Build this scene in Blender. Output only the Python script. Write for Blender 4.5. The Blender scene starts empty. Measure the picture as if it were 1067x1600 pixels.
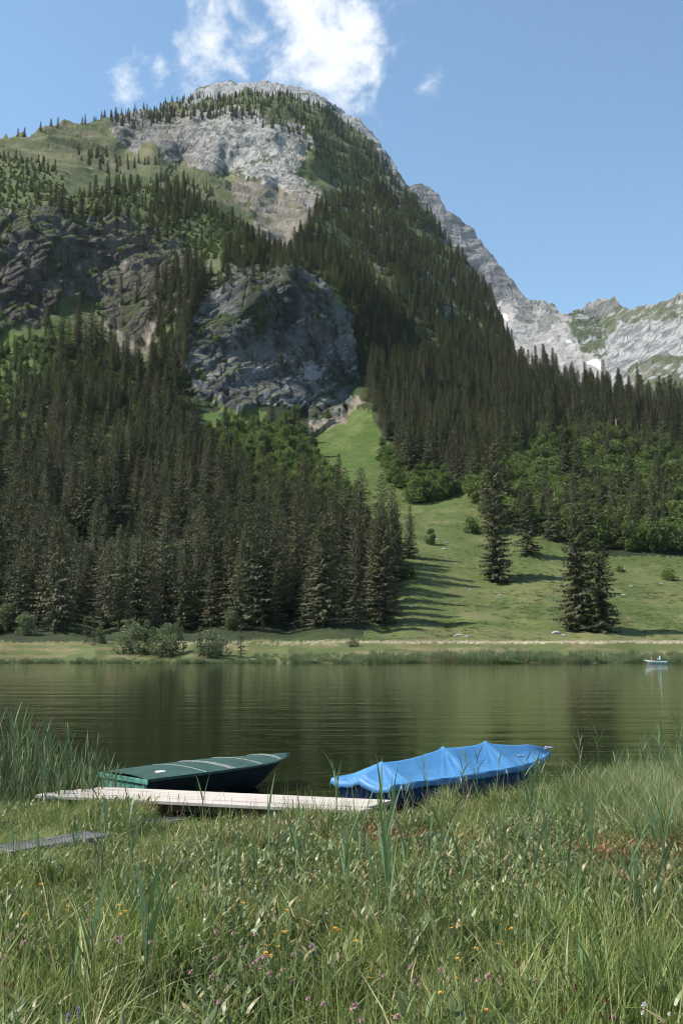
import bpy, math, random
import numpy as np
from mathutils import Vector, Matrix

random.seed(7)
rng = np.random.default_rng(7)
R = math.radians
scene = bpy.context.scene
COL = scene.collection

# ------------------------------------------------------------------ camera
F = 1555.0                       # focal length in photograph pixels (35 mm on a 36 mm tall frame)
PITCH = math.atan((1015 - 800) / F)
CAMZ = 2.5
cd = bpy.data.cameras.new('camera')
cam = bpy.data.objects.new('camera', cd)
COL.objects.link(cam)
cd.sensor_fit = 'VERTICAL'
cd.sensor_height = 36
cd.lens = F / 1600 * 36
cd.clip_start = 0.1
cd.clip_end = 30000
cam.location = (0, 0, CAMZ)
cam.rotation_euler = (math.pi / 2 + PITCH, 0, 0)
scene.camera = cam

# ------------------------------------------------------------------ light
SUN_ELEV = R(50)
SUN_AZ = R(-92)                  # compass angle from +Y, clockwise: from the left
to_sun = Vector((math.cos(SUN_ELEV) * math.sin(SUN_AZ), math.cos(SUN_ELEV) * math.cos(SUN_AZ), math.sin(SUN_ELEV)))
sl = bpy.data.lights.new('sun', 'SUN')
sl.energy = 4.6
sl.angle = R(0.53)
sl.color = (1.0, 0.955, 0.88)
sun = bpy.data.objects.new('sun', sl)
COL.objects.link(sun)
sun.location = (-40, 10, 60)
sun.rotation_euler = to_sun.to_track_quat('Z', 'Y').to_euler()

scene.view_settings.view_transform = 'Standard'
scene.view_settings.look = 'None'
scene.view_settings.exposure = 0.8
scene.view_settings.gamma = 1
scene.view_settings.use_curve_mapping = False
scene.cycles.use_denoising = True
scene.cycles.use_adaptive_sampling = True
scene.cycles.adaptive_threshold = 0.02
scene.cycles.filter_width = 1.1
scene.cycles.adaptive_min_samples = 20
scene.cycles.max_bounces = 4
scene.cycles.diffuse_bounces = 2
scene.cycles.glossy_bounces = 2
scene.cycles.transmission_bounces = 4
scene.cycles.volume_bounces = 0
scene.cycles.transparent_max_bounces = 6
scene.cycles.caustics_reflective = False
scene.cycles.caustics_refractive = False


# ------------------------------------------------------------------ pixel <-> place
def ray(px, py):
    px = np.asarray(px, float); py = np.asarray(py, float)
    a = (px - 533.5) / F
    b = (800 - py) / F
    X = a
    Y = math.cos(PITCH) - b * math.sin(PITCH)
    Z = math.sin(PITCH) + b * math.cos(PITCH)
    return X / Y, Z / Y


def at(px, py, Y):
    """the place seen at a pixel, at depth Y"""
    u, t = ray(px, py)
    return np.stack([u * Y, np.asarray(Y) * np.ones_like(u), CAMZ + t * Y], -1)


def at_z(px, py, z):
    """the place seen at a pixel, at height z"""
    u, t = ray(px, py)
    Y = (z - CAMZ) / t
    return Vector((float(u * Y), float(Y), float(z)))


# ------------------------------------------------------------------ noise
def _hash(ix, iy, iz, seed):
    h = (ix * 374761393 + iy * 668265263 + iz * 2147483647 + seed * 1274126177) & 0xFFFFFFFF
    h = ((h ^ (h >> 13)) * 1274126177) & 0xFFFFFFFF
    h = ((h ^ (h >> 16)) * 2246822519) & 0xFFFFFFFF
    return ((h ^ (h >> 15)) & 0xFFFFFF) / float(0xFFFFFF) * 2 - 1


def vnoise(p, seed=0):
    p = np.asarray(p, float)
    i = np.floor(p).astype(np.int64)
    f = p - i
    w = f * f * f * (f * (f * 6 - 15) + 10)
    out = 0
    for dx in (0, 1):
        wx = w[..., 0] if dx else 1 - w[..., 0]
        for dy in (0, 1):
            wy = w[..., 1] if dy else 1 - w[..., 1]
            for dz in (0, 1):
                wz = w[..., 2] if dz else 1 - w[..., 2]
                out = out + wx * wy * wz * _hash(i[..., 0] + dx, i[..., 1] + dy, i[..., 2] + dz, seed)
    return out


def fbm(p, octaves=5, gain=0.5, seed=0, lac=2.03):
    a, s, tot = 1.0, 0, 0.0
    q = np.asarray(p, float)
    for k in range(octaves):
        s = s + a * vnoise(q, seed + k * 17)
        tot += a
        a *= gain
        q = q * lac + 13.7
    return s / tot


def ridged(p, octaves=5, gain=0.5, seed=0, lac=2.1):
    a, s, tot = 1.0, 0, 0.0
    q = np.asarray(p, float)
    for k in range(octaves):
        s = s + a * (1 - np.abs(vnoise(q, seed + k * 31)) * 2)
        tot += a
        a *= gain
        q = q * lac + 7.3
    return s / tot


def in_poly(px, py, poly):
    inside = np.zeros(np.shape(px), bool)
    n = len(poly)
    for i in range(n):
        x0, y0 = poly[i]; x1, y1 = poly[(i + 1) % n]
        if y0 == y1:
            continue
        c = ((y0 > py) != (y1 > py)) & (px < (x1 - x0) * (py - y0) / (y1 - y0) + x0)
        inside ^= c
    return inside


def sm(x, a, b):
    t = np.clip((x - a) / (b - a), 0, 1)
    return t * t * (3 - 2 * t)


def lerp(a, b, t):
    return a + (np.asarray(b) - a) * t


# ------------------------------------------------------------------ scene helpers
def tag(o, label=None, cat=None, group=None, kind=None):
    if label: o['label'] = label
    if cat: o['category'] = cat
    if group: o['group'] = group
    if kind: o['kind'] = kind
    return o


def link(name, data, parent=None, loc=None):
    o = bpy.data.objects.new(name, data)
    COL.objects.link(o)
    if parent: o.parent = parent
    if loc is not None: o.location = loc
    return o


def mesh(name, verts, faces, mats=None, smooth=False, mat_idx=None):
    me = bpy.data.meshes.new(name)
    verts = np.asarray(verts, np.float32).reshape(-1, 3)
    if isinstance(faces, np.ndarray) and faces.ndim == 2:
        k = faces.shape[1]
        n = len(faces)
        me.vertices.add(len(verts)); me.vertices.foreach_set('co', verts.ravel())
        me.loops.add(n * k); me.loops.foreach_set('vertex_index', faces.astype(np.int32).ravel())
        me.polygons.add(n)
        me.polygons.foreach_set('loop_start', np.arange(0, n * k, k, dtype=np.int32))
        me.update(calc_edges=True)
        me.validate()
    else:
        me.from_pydata([tuple(map(float, v)) for v in verts], [], [tuple(map(int, f)) for f in faces])
        me.update()
    if mats is not None:
        for m in (mats if isinstance(mats, (list, tuple)) else [mats]):
            me.materials.append(m)
    if mat_idx is not None:
        me.polygons.foreach_set('material_index', np.asarray(mat_idx, np.int32))
    if smooth:
        me.polygons.foreach_set('use_smooth', np.ones(len(me.polygons), bool))
    return me


def box(c, s, rot=None):
    """verts, faces of a box with centre c, size s"""
    v = []
    for x in (-.5, .5):
        for y in (-.5, .5):
            for z in (-.5, .5):
                p = Vector((x * s[0], y * s[1], z * s[2]))
                if rot is not None: p = rot @ p
                v.append(p + Vector(c))
    f = [(0, 1, 3, 2), (4, 6, 7, 5), (0, 4, 5, 1), (2, 3, 7, 6), (0, 2, 6, 4), (1, 5, 7, 3)]
    return v, f


def join_geo(parts):
    V, Fs = [], []
    for v, f in parts:
        n = len(V)
        V += list(v)
        Fs += [tuple(i + n for i in q) for q in f]
    return V, Fs


def tube(pts, rad, n=6, cap=True):
    """verts, faces of a tube through pts; rad a number or one per point"""
    pts = [Vector(p) for p in pts]
    if not hasattr(rad, '__len__'): rad = [rad] * len(pts)
    V, Fs = [], []
    for i, p in enumerate(pts):
        d = (pts[min(i + 1, len(pts) - 1)] - pts[max(i - 1, 0)]).normalized()
        a = d.cross(Vector((0, 0, 1)))
        if a.length < 1e-3: a = d.cross(Vector((0, 1, 0)))
        a.normalize(); b = d.cross(a).normalized()
        for k in range(n):
            th = 2 * math.pi * k / n
            V.append(p + a * math.cos(th) * rad[i] + b * math.sin(th) * rad[i])
    for i in range(len(pts) - 1):
        for k in range(n):
            Fs.append((i * n + k, i * n + (k + 1) % n, (i + 1) * n + (k + 1) % n, (i + 1) * n + k))
    if cap:
        Fs.append(tuple(range(n - 1, -1, -1)))
        Fs.append(tuple((len(pts) - 1) * n + k for k in range(n)))
    return V, Fs


class NT:
    """tiny wrapper for building node trees"""
    def __init__(self, tree):
        self.t = tree
        self.t.nodes.clear()

    def n(self, typ, inputs=None, **props):
        nd = self.t.nodes.new(typ)
        for k, v in props.items():
            setattr(nd, k, v)
        if inputs:
            for k, v in inputs.items():
                self.set(nd, k, v)
        return nd

    def set(self, nd, k, v):
        s = nd.inputs[k]
        if isinstance(v, bpy.types.NodeSocket):
            self.t.links.new(v, s)
        else:
            if hasattr(s, 'default_value'):
                if s.type == 'RGBA' and len(v) == 3: v = (*v, 1)
                s.default_value = v

    def math(self, op, a, b=None, clamp=False):
        nd = self.n('ShaderNodeMath', operation=op, use_clamp=clamp)
        self.set(nd, 0, a)
        if b is not None: self.set(nd, 1, b)
        return nd.outputs[0]

    def mix(self, fac, a, b, blend='MIX'):
        nd = self.n('ShaderNodeMix', data_type='RGBA', blend_type=blend)
        self.set(nd, 0, fac); self.set(nd, 6, a); self.set(nd, 7, b)
        return nd.outputs[2]

    def ramp(self, fac, stops):
        nd = self.n('ShaderNodeValToRGB')
        self.set(nd, 0, fac)
        el = nd.color_ramp.elements
        while len(el) < len(stops): el.new(0.5)
        for e, (p, c) in zip(el, stops):
            e.position = p
            e.color = (*c, 1) if len(c) == 3 else c
        return nd.outputs[0]

    def noise(self, vec, scale, detail=4, rough=0.55, distortion=0.0):
        nd = self.n('ShaderNodeTexNoise', {'Scale': scale, 'Detail': detail, 'Roughness': rough, 'Distortion': distortion})
        if vec is not None: self.set(nd, 'Vector', vec)
        return nd.outputs[0]

    def map(self, vec, scale=(1, 1, 1), rot=(0, 0, 0), loc=(0, 0, 0)):
        nd = self.n('ShaderNodeMapping', {'Vector': vec, 'Scale': scale, 'Rotation': rot, 'Location': loc})
        return nd.outputs[0]


def material(name):
    m = bpy.data.materials.new(name)
    m.use_nodes = True
    return m, NT(m.node_tree)


def simple(name, color, rough=0.6, var=0.12, scale=8.0, bump=0.0, spec=0.4, metal=0.0, stretch=(1, 1, 1), bscale=None):
    """a procedural paint/wood/fabric: colour broken up by noise, with optional relief"""
    m, g = material(name)
    co = g.n('ShaderNodeTexCoord').outputs['Object']
    v = g.map(co, stretch)
    nz = g.noise(v, scale, 5, 0.6)
    d = tuple(max(0, c * (1 - var * 2)) for c in color); l = tuple(min(1, c * (1 + var * 2)) for c in color)
    c = g.ramp(nz, [(0.3, d), (0.7, l)])
    b = g.n('ShaderNodeBsdfPrincipled', {'Base Color': c, 'Roughness': rough, 'Metallic': metal, 'Specular IOR Level': spec})
    if bump:
        bn = g.noise(v, bscale or scale * 4, 4, 0.6)
        bp = g.n('ShaderNodeBump', {'Height': bn, 'Strength': bump, 'Distance': 0.01})
        g.set(b, 'Normal', bp.outputs[0])
    o = g.n('ShaderNodeOutputMaterial', {'Surface': b.outputs[0]})
    return m


def leaf_mat(name, dark, light, trans=0.25, rough=0.6, instancer=False, dry=None, spec=0.25, brown=None):
    """foliage: colour varies from plant to plant and from leaf to leaf"""
    m, g = material(name)
    oi = g.n('ShaderNodeObjectInfo').outputs['Random']
    isl = g.n('ShaderNodeNewGeometry').outputs['Random Per Island']
    f = g.math('ADD', g.math('MULTIPLY', oi, 0.55), g.math('MULTIPLY', isl, 0.45))
    c = g.mix(f, dark, light)
    if brown:
        h2 = g.math('FRACT', g.math('MULTIPLY', oi, 7.31))
        c = g.mix(g.math('MULTIPLY', h2, .6), c, g.mix(f, tuple(a * .75 for a in brown), brown))
    if instancer:
        t = g.n('ShaderNodeAttribute', attribute_type='INSTANCER', attribute_name='dry').outputs['Fac']
        t = g.math('ADD', g.math('MULTIPLY', t, 0.85), g.math('MULTIPLY', isl, 0.3))
        c = g.mix(g.math('MULTIPLY', g.math('GREATER_THAN', t, 0.55), g.math('MINIMUM', t, 1.0)), c, dry)
    b = g.n('ShaderNodeBsdfPrincipled', {'Base Color': c, 'Roughness': rough, 'Specular IOR Level': spec})
    tr = g.n('ShaderNodeBsdfTranslucent', {'Color': g.mix(0.35, c, (0.16, 0.2, 0.03))})
    mx = g.n('ShaderNodeMixShader', {0: trans, 1: b.outputs[0], 2: tr.outputs[0]})
    g.n('ShaderNodeOutputMaterial', {'Surface': mx.outputs[0]})
    return m


# ------------------------------------------------------------------ world: sky and clouds
world = bpy.data.worlds.new('World')
scene.world = world
world.use_nodes = True
g = NT(world.node_tree)
sky = g.n('ShaderNodeTexSky', sky_type='NISHITA', sun_disc=False, sun_elevation=SUN_ELEV, sun_rotation=SUN_AZ,
          altitude=1400, air_density=1.0, dust_density=0.4, ozone_density=0.7)
dirv = g.n('ShaderNodeTexCoord').outputs['Generated']
warp = g.n('ShaderNodeTexNoise', {'Scale': 11.0, 'Detail': 5, 'Roughness': 0.6, 'Vector': dirv})
wv = g.n('ShaderNodeVectorMath', {0: warp.outputs['Color'], 1: (0.5, 0.5, 0.5)}, operation='SUBTRACT')
wv2 = g.n('ShaderNodeVectorMath', {0: wv.outputs[0], 'Scale': 0.05}, operation='SCALE')
wdir = g.n('ShaderNodeVectorMath', {0: dirv, 1: wv2.outputs[0]}, operation='ADD').outputs[0]


def sky_dir(px, py):
    u, t = ray(px, py)
    return Vector((float(u), 1, float(t))).normalized()


blobs = None   # (px, py, radius in radians, strength)
for px, py, rad, s in [(520, 95, .056, 1.2), (480, 35, .06, 1.1), (430, 60, .052, .8), (542, 35, .036, 1.1), (392, 100, .032, .6),
                       (555, 150, .03, .65), (305, 95, .04, .5), (330, 35, .036, .5), (272, 60, .022, .36), (290, 130, .024, .4), (192, 140, .020, .34), (676, 150, .023, 1.05),
                       (245, 100, .02, .36), (450, -70, .10, .95), (490, -110, .09, .8), (-500, 300, .12, .8), (1700, 250, .14, .8)]:
    d = g.n('ShaderNodeVectorMath', {0: wdir, 1: sky_dir(px, py)}, operation='DISTANCE').outputs['Value']
    m_ = g.n('ShaderNodeMapRange', {'Value': d, 'From Min': rad * 0.1, 'From Max': rad * 1.25, 'To Min': s, 'To Max': 0.0}, interpolation_type='SMOOTHSTEP').outputs[0]
    blobs = m_ if blobs is None else g.math('MAXIMUM', blobs, m_)
cn = g.noise(g.map(dirv, (1, 1, 1.0)), 15.0, 9, 0.62, 0.35)
cn2 = g.noise(dirv, 60.0, 6, 0.6, 0.2)
dens = g.math('ADD', blobs, g.math('MULTIPLY', g.math('SUBTRACT', cn, 0.5), 2.9))
dens = g.math('ADD', dens, g.math('MULTIPLY', g.math('SUBTRACT', cn2, 0.5), 0.8))
cov = g.n('ShaderNodeMapRange', {'Value': dens, 'From Min': 0.22, 'From Max': 1.15}, interpolation_type='SMOOTHSTEP').outputs[0]
cov = g.math('MULTIPLY', cov, g.math('GREATER_THAN', blobs, 0.0001))
cov = g.math('MULTIPLY', cov, 0.9)
cloudcol = g.mix(cn2, (4.3, 4.5, 4.8), (5.2, 5.3, 5.4))
skyc = g.mix(1.0, sky.outputs[0], (0.90, 1.025, 0.97), 'MULTIPLY')
wcol = g.mix(cov, skyc, cloudcol)
bg = g.n('ShaderNodeBackground', {'Color': wcol, 'Strength': 0.135})
g.n('ShaderNodeOutputWorld', {'Surface': bg.outputs[0]})

# ------------------------------------------------------------------ terrain sheets
class RBF:
    """smooth surface log(depth) over the view of the valley side, through surveyed points"""
    def __init__(self, pts):
        p = np.array(pts, float)
        self.c = p[:, :2] / 100.0
        y = np.log(p[:, 2])
        n = len(p)
        K = np.sqrt(((self.c[:, None] - self.c[None]) ** 2).sum(-1))
        P = np.concatenate([np.ones((n, 1)), self.c], 1)
        A = np.zeros((n + 3, n + 3))
        A[:n, :n] = K + np.eye(n) * 0.012
        A[:n, n:] = P
        A[n:, :n] = P.T
        self.w = np.linalg.solve(A, np.concatenate([y, np.zeros(3)]))

    def __call__(self, px, py):
        sh = px.shape
        q = np.stack([px.ravel(), py.ravel()], -1) / 100.0
        out = np.empty(len(q))
        n = len(self.c)
        for i in range(0, len(q), 50000):
            b = q[i:i + 50000]
            K = np.sqrt(((b[:, None] - self.c[None]) ** 2).sum(-1))
            out[i:i + 50000] = K @ self.w[:n] + self.w[n] + b @ self.w[n + 1:]
        return np.exp(out).reshape(sh)


class Sheet:
    """a mountain side as a grid: columns by bearing, rows from its foot to its crest, then down the back"""
    def __init__(self, cols, skyline, foot, nrows, depth):
        s = np.array(skyline, float)
        self.cols = cols
        sky_y = np.interp(cols, s[:, 0], s[:, 1])
        rough = vnoise(np.stack([cols / 9.0, cols * 0, cols * 0], -1), 5) * 2.2 + vnoise(np.stack([cols / 3.6, cols * 0, cols * 0], -1), 6) * 1.2
        self.sky = sky_y + rough
        v = np.linspace(0, 1, nrows)
        self.v = v
        f = np.interp(cols, [c[0] for c in foot], [c[1] for c in foot]) if not np.isscalar(foot) else np.full(len(cols), float(foot))
        self.foot = f
        self.PX = np.repeat(cols[None], nrows, 0)
        self.PY = f[None] + (self.sky - f)[None] * v[:, None]
        D = depth(self.PX, self.PY)
        for i in range(1, nrows):
            D[i] = np.maximum(D[i], D[i - 1] + (self.PY[i - 1] - self.PY[i]) * 0.02)
        self.P = at(self.PX, self.PY, D)

    def normals(self):
        P = self.P
        du = np.gradient(P, axis=1); dv = np.gradient(P, axis=0)
        n = np.cross(du, dv)
        n /= np.linalg.norm(n, axis=-1, keepdims=True) + 1e-9
        self.N = n
        return n

    def place(self, px, py):
        """the ground under a pixel"""
        px = np.asarray(px, float); py = np.asarray(py, float)
        j = np.interp(px, self.cols, np.arange(len(self.cols)))
        f = np.interp(px, self.cols, self.foot); s = np.interp(px, self.cols, self.sky)
        i = np.clip((py - f) / (s - f), 0, 1) * (len(self.v) - 1)
        j0 = np.clip(np.floor(j).astype(int), 0, len(self.cols) - 2); i0 = np.clip(np.floor(i).astype(int), 0, len(self.v) - 2)
        a = (j - j0)[..., None]; b = (i - i0)[..., None]
        P = self.P
        return (P[i0, j0] * (1 - a) + P[i0, j0 + 1] * a) * (1 - b) + (P[i0 + 1, j0] * (1 - a) + P[i0 + 1, j0 + 1] * a) * b

    def build(self, name, mat, attrs, front=None, back=((60, -40), (220, -260), (600, -700))):
        P = self.P
        rows = [P]
        crest = P[-1]
        extra = []
        for dy, dz in back:
            b = crest.copy()
            b[:, 0] *= 1 + dy / crest[:, 1]
            b[:, 1] += dy
            b[:, 2] = np.maximum(b[:, 2] + dz, -5)
            extra.append(b)
        pre = []
        if front:
            for dy, z in front:
                b = P[0].copy()
                b[:, 0] *= 1 - dy / b[:, 1]
                b[:, 1] -= dy
                b[:, 2] = z
                pre.append(b)
        full = np.concatenate([np.array(pre).reshape(-1, P.shape[1], 3), P, np.array(extra)], 0)
        nr, nc = full.shape[:2]
        idx = np.arange(nr * nc).reshape(nr, nc)
        faces = np.stack([idx[:-1, :-1], idx[:-1, 1:], idx[1:, 1:], idx[1:, :-1]], -1).reshape(-1, 4)
        me = mesh(name, full.reshape(-1, 3), faces, mat, smooth=True)
        for k, a in attrs.items():
            a = np.concatenate([a[:1]] * len(pre) + [a] + [a[-1:]] * len(extra), 0)
            if a.ndim == 3:
                at_ = me.color_attributes.new(k, 'FLOAT_COLOR', 'POINT')
                c = np.ones((nr * nc, 4), np.float32); c[:, :3] = a.reshape(-1, 3)
                at_.data.foreach_set('color', c.ravel())
            else:
                at_ = me.attributes.new(k, 'FLOAT', 'POINT')
                at_.data.foreach_set('value', a.astype(np.float32).ravel())
        o = link(name, me)
        o['kind'] = 'structure'
        return o


def terrain_mat(name, gscale=1.0):
    m, g = material(name)
    pos = g.n('ShaderNodeNewGeometry').outputs['Position']
    col = g.n('ShaderNodeVertexColor', layer_name='Col').outputs[0]
    rock = g.n('ShaderNodeAttribute', attribute_name='rock').outputs['Fac']
    n1 = g.noise(pos, 0.055 * gscale, 8, 0.68)
    n2 = g.noise(pos, 0.6 * gscale, 4, 0.6)
    k = g.math('ADD', g.math('MULTIPLY', n1, 0.9), g.math('MULTIPLY', n2, 0.55))
    k = g.math('ADD', k, 0.26)
    kk = g.n('ShaderNodeCombineColor', {0: k, 1: k, 2: k}).outputs[0]
    c = g.mix(1.0, col, kk, 'MULTIPLY')
    # joints and cracks in bare rock
    sv = g.map(pos, (1, 1, 0.45), (0.3, 0.2, 0.4))
    vo = g.n('ShaderNodeTexVoronoi', {'Vector': sv, 'Scale': 0.075 * gscale, 'Randomness': 1.0}, feature='DISTANCE_TO_EDGE').outputs[0]
    crack = g.n('ShaderNodeMapRange', {'Value': vo, 'From Min': 0.0, 'From Max': 0.09, 'To Min': 0.55, 'To Max': 1.0}).outputs[0]
    h = g.math('ADD', g.math('MULTIPLY', n1, 1.3), g.math('MULTIPLY', g.math('MULTIPLY', crack, rock), 0.5))
    h = g.math('ADD', h, g.math('MULTIPLY', n2, 0.25))
    st = g.math('ADD', g.math('MULTIPLY', rock, 0.75), 0.25)
    bp = g.n('ShaderNodeBump', {'Height': h, 'Strength': st, 'Distance': 9.0 / gscale})
    b = g.n('ShaderNodeBsdfPrincipled', {'Base Color': c, 'Roughness': 0.9, 'Specular IOR Level': 0.15, 'Normal': bp.outputs[0]})
    g.n('ShaderNodeOutputMaterial', {'Surface': b.outputs[0]})
    return m


# surveyed points of the main slope: pixel column, pixel row, depth in metres
ys = 186.0
pts = []
for x in (-300, -150, 0, 150, 300, 450, 600, 750, 900, 1067, 1220, 1400):
    pts += [(x, 1036, ys), (x, 1018, 197), (x, 1002, 222)]
pts += [(x, 985, 245) for x in (600, 700, 800, 900, 1000, 1067, 1200, 1400)]
pts += [(x, 985, 250) for x in (-300, -150, 0, 150, 300, 450)]
pts += [(780, 907, 318), (825, 866, 345), (1060, 905, 325), (960, 875, 350), (860, 845, 372), (1067, 870, 362), (1200, 870, 362), (1400, 870, 362),
        (650, 880, 330), (650, 930, 285), (740, 790, 420), (640, 790, 425), (600, 720, 495), (560, 660, 570), (560, 632, 610), (520, 690, 540),
        (740, 762, 440), (700, 840, 372), (950, 940, 282), (1400, 940, 282),
        (620, 905, 305), (500, 900, 305), (300, 900, 310), (100, 900, 315), (-100, 900, 320), (-300, 900, 320),
        (500, 800, 400), (300, 800, 400), (100, 800, 400), (-100, 800, 400), (-300, 800, 400),
        (420, 720, 480), (340, 670, 530), (440, 655, 575), (200, 700, 480), (50, 700, 475), (-150, 700, 475),
        # foot and top of the dark central cliff
        (330, 632, 572), (400, 640, 586), (480, 655, 608), (540, 640, 640), (310, 560, 606), (400, 560, 624), (480, 560, 645), (545, 580, 690),
        (330, 490, 640), (390, 440, 652), (285, 520, 622), (450, 425, 668), (500, 455, 712), (530, 520, 705), (430, 500, 652),
        (250, 600, 588), (180, 610, 560), (80, 580, 570), (0, 560, 590), (-150, 560, 600), (210, 525, 660), (240, 480, 665), (280, 460, 660),
        # left cliffs
        (0, 520, 625), (60, 490, 650), (110, 465, 680), (150, 480, 690), (0, 430, 655), (60, 420, 672), (120, 410, 715), (0, 335, 715), (70, 335, 735), (130, 348, 760),
        (180, 420, 735), (190, 350, 775), (250, 372, 790), (250, 430, 735), (300, 395, 790), (-150, 500, 640), (-150, 335, 730), (-300, 335, 740), (-300, 560, 600),
        # shelf above
        (0, 290, 840), (100, 290, 870), (0, 250, 980), (-150, 230, 1100), (60, 225, 1180), (0, 214, 1230), (130, 205, 1420), (180, 300, 900), (280, 330, 905), (350, 365, 900), (400, 385, 900),
        (430, 405, 880), (450, 398, 920), (480, 410, 930), (250, 275, 1120), (330, 300, 1120), (390, 330, 1090), (430, 345, 1090), (470, 370, 1000), (330, 350, 880),
        (200, 235, 1400), (280, 258, 1400), (350, 277, 1390), (430, 305, 1340), (490, 322, 1300), (160, 220, 1380),
        # upper cliff
        (190, 205, 1450), (250, 210, 1480), (330, 230, 1440), (400, 250, 1440), (450, 270, 1420), (490, 290, 1440), (300, 185, 1560), (360, 182, 1560), (420, 190, 1560), (470, 215, 1570), (490, 250, 1500),
        (170, 189, 1560), (230, 177, 1650), (300, 164, 1800), (350, 155, 1850), (420, 152, 1900), (500, 175, 1850), (350, 132, 2050), (420, 130, 2150), (470, 141, 2150), (530, 172, 2100), (590, 220, 1950),
        # right flank
        (560, 240, 1750), (540, 300, 1500), (520, 350, 1250), (500, 390, 1020), (580, 330, 1480), (630, 290, 1750), (620, 380, 1300), (560, 420, 1020), (580, 480, 880), (660, 440, 1180), (690, 372, 1550),
        (740, 432, 1380), (700, 480, 1120), (775, 482, 1250), (795, 540, 1080), (740, 530, 1010), (640, 520, 900), (570, 560, 720), (640, 580, 790), (580, 610, 650), (720, 580, 860), (800, 575, 950),
        (620, 660, 570), (700, 650, 650), (640, 720, 500), (720, 720, 530), (830, 590, 880), (900, 612, 800), (1000, 632, 760), (1067, 642, 740), (1220, 650, 740), (1400, 650, 740),
        (800, 660, 660), (900, 680, 620), (1000, 690, 610), (1100, 690, 610), (850, 740, 500), (960, 740, 510), (1067, 740, 515), (1250, 740, 515), (900, 800, 425), (1000, 800, 430), (1100, 800, 430), (1300, 800, 430)]
depth_main = RBF(pts)
cols = np.concatenate([np.arange(-330, -8, 9.0), np.arange(-6, 1076, 1.75), np.arange(1080, 1420, 9.0)])
sky_main = [(-400, 250), (-150, 232), (0, 213), (60, 208), (130, 198), (170, 189), (230, 177), (288, 161), (312, 139), (350, 131), (420, 129), (462, 135), (480, 142), (530, 170), (580, 206), (610, 252), (632, 290),
            (690, 370), (740, 430), (775, 482), (792, 535), (812, 575), (850, 595), (900, 610), (1000, 630), (1067, 640), (1250, 650), (1500, 650)]
S = Sheet(cols, sky_main, 1036.0, 500, depth_main)
N0 = S.normals().copy()
PX, PY = S.PX, S.PY
wn = np.stack([PX / 26.0, PY / 26.0, PX * 0], -1)
wx = PX + fbm(wn, 4, 0.6, 3) * 26
wy = PY + fbm(wn + 40, 4, 0.6, 9) * 22

UPPER_CLIFF = [(155, 188), (225, 176), (285, 178), (330, 172), (400, 178), (470, 196), (486, 235), (462, 262), (500, 300), (520, 335), (480, 335), (440, 302), (400, 288), (330, 268), (260, 248), (195, 226)]
SUMMIT = [(270, 168), (290, 140), (420, 118), (490, 135), (560, 178), (610, 230), (640, 290), (622, 292), (575, 225), (530, 195), (470, 158), (400, 148), (330, 152)]
LEFT_CLIFF = [(-330, 350), (0, 332), (60, 328), (120, 345), (180, 345), (240, 366), (290, 376), (320, 410), (300, 450), (270, 470), (230, 495), (215, 540), (170, 515), (140, 480), (100, 470), (60, 500), (0, 535), (-330, 560)]
MID_CLIFF = [(322, 462), (380, 425), (455, 408), (515, 440), (548, 520), (564, 600), (545, 648), (500, 664), (450, 644), (380, 645), (305, 634), (288, 560), (300, 500)]
FLANK = [(500, 330), (560, 322), (640, 395), (720, 490), (690, 500), (600, 430), (540, 380)]
FLANK2 = [(588, 245), (640, 300), (745, 428), (800, 540), (825, 590), (775, 548), (735, 470), (680, 400), (600, 300)]
SCREE1 = [(350, 280), (430, 296), (512, 316), (490, 345), (465, 365), (458, 405), (430, 408), (408, 385), (388, 345), (360, 310)]
SCREE2 = [(160, 505), (250, 480), (230, 540), (195, 548)]
SCREE3 = [(490, 655), (565, 618), (570, 632), (530, 668), (490, 690)]
SCREE4 = [(240, 440), (330, 420), (300, 470), (240, 500)]
MEADOW = [(470, 700), (545, 640), (575, 640), (600, 690), (640, 770), (740, 745), (760, 800), (860, 845), (960, 870), (1420, 868), (1420, 1002), (560, 1002), (640, 900), (600, 840), (545, 760)]
PATCH = [(320, 640), (400, 640), (430, 665), (380, 690), (330, 700)]
PATCH2 = [(-330, 545), (0, 528), (110, 515), (205, 575), (290, 660), (240, 700), (100, 690), (-330, 680)]
UPGRASS = [(-330, 240), (0, 212), (130, 197), (200, 226), (330, 268), (420, 305), (400, 345), (300, 310), (200, 262), (120, 280), (0, 270), (-330, 300)]

def msk(poly): return in_poly(wx, wy, poly).astype(float)
rk_up, rk_top, rk_left, rk_mid, rk_fl = msk(UPPER_CLIFF), msk(SUMMIT), msk(LEFT_CLIFF), msk(MID_CLIFF), np.maximum(msk(FLANK), msk(FLANK2))
scree = np.maximum.reduce([msk(SCREE1), msk(SCREE2), msk(SCREE3), msk(SCREE4)])
rk = np.maximum.reduce([rk_up, rk_top, rk_left, rk_mid, rk_fl])
flat = (PY > 840) | (in_poly(PX, PY, MEADOW))

# relief
P = S.P
big = ridged(P / np.array([75, 75, 190.]), 4, 0.5, 11) + 0.6 * fbm(P / 26.0, 4, 0.55, 15)
blocky = ridged(P @ np.array([[.86, .3, -.4], [-.3, .95, .1], [.4, 0, .9]]) / np.array([30, 34, 75.]), 4, 0.52, 21)
fine = ridged(P / np.array([12, 12, 26.]), 3, 0.5, 51)
rk_s = rk.copy()
for _ in range(3):
    rk_s = (rk_s + np.roll(rk_s, 1, 0) + np.roll(rk_s, -1, 0) + np.roll(rk_s, 1, 1) + np.roll(rk_s, -1, 1)) / 5
dist_k = np.clip(P[..., 1] / 700, 0.3, 2.4)
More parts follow.
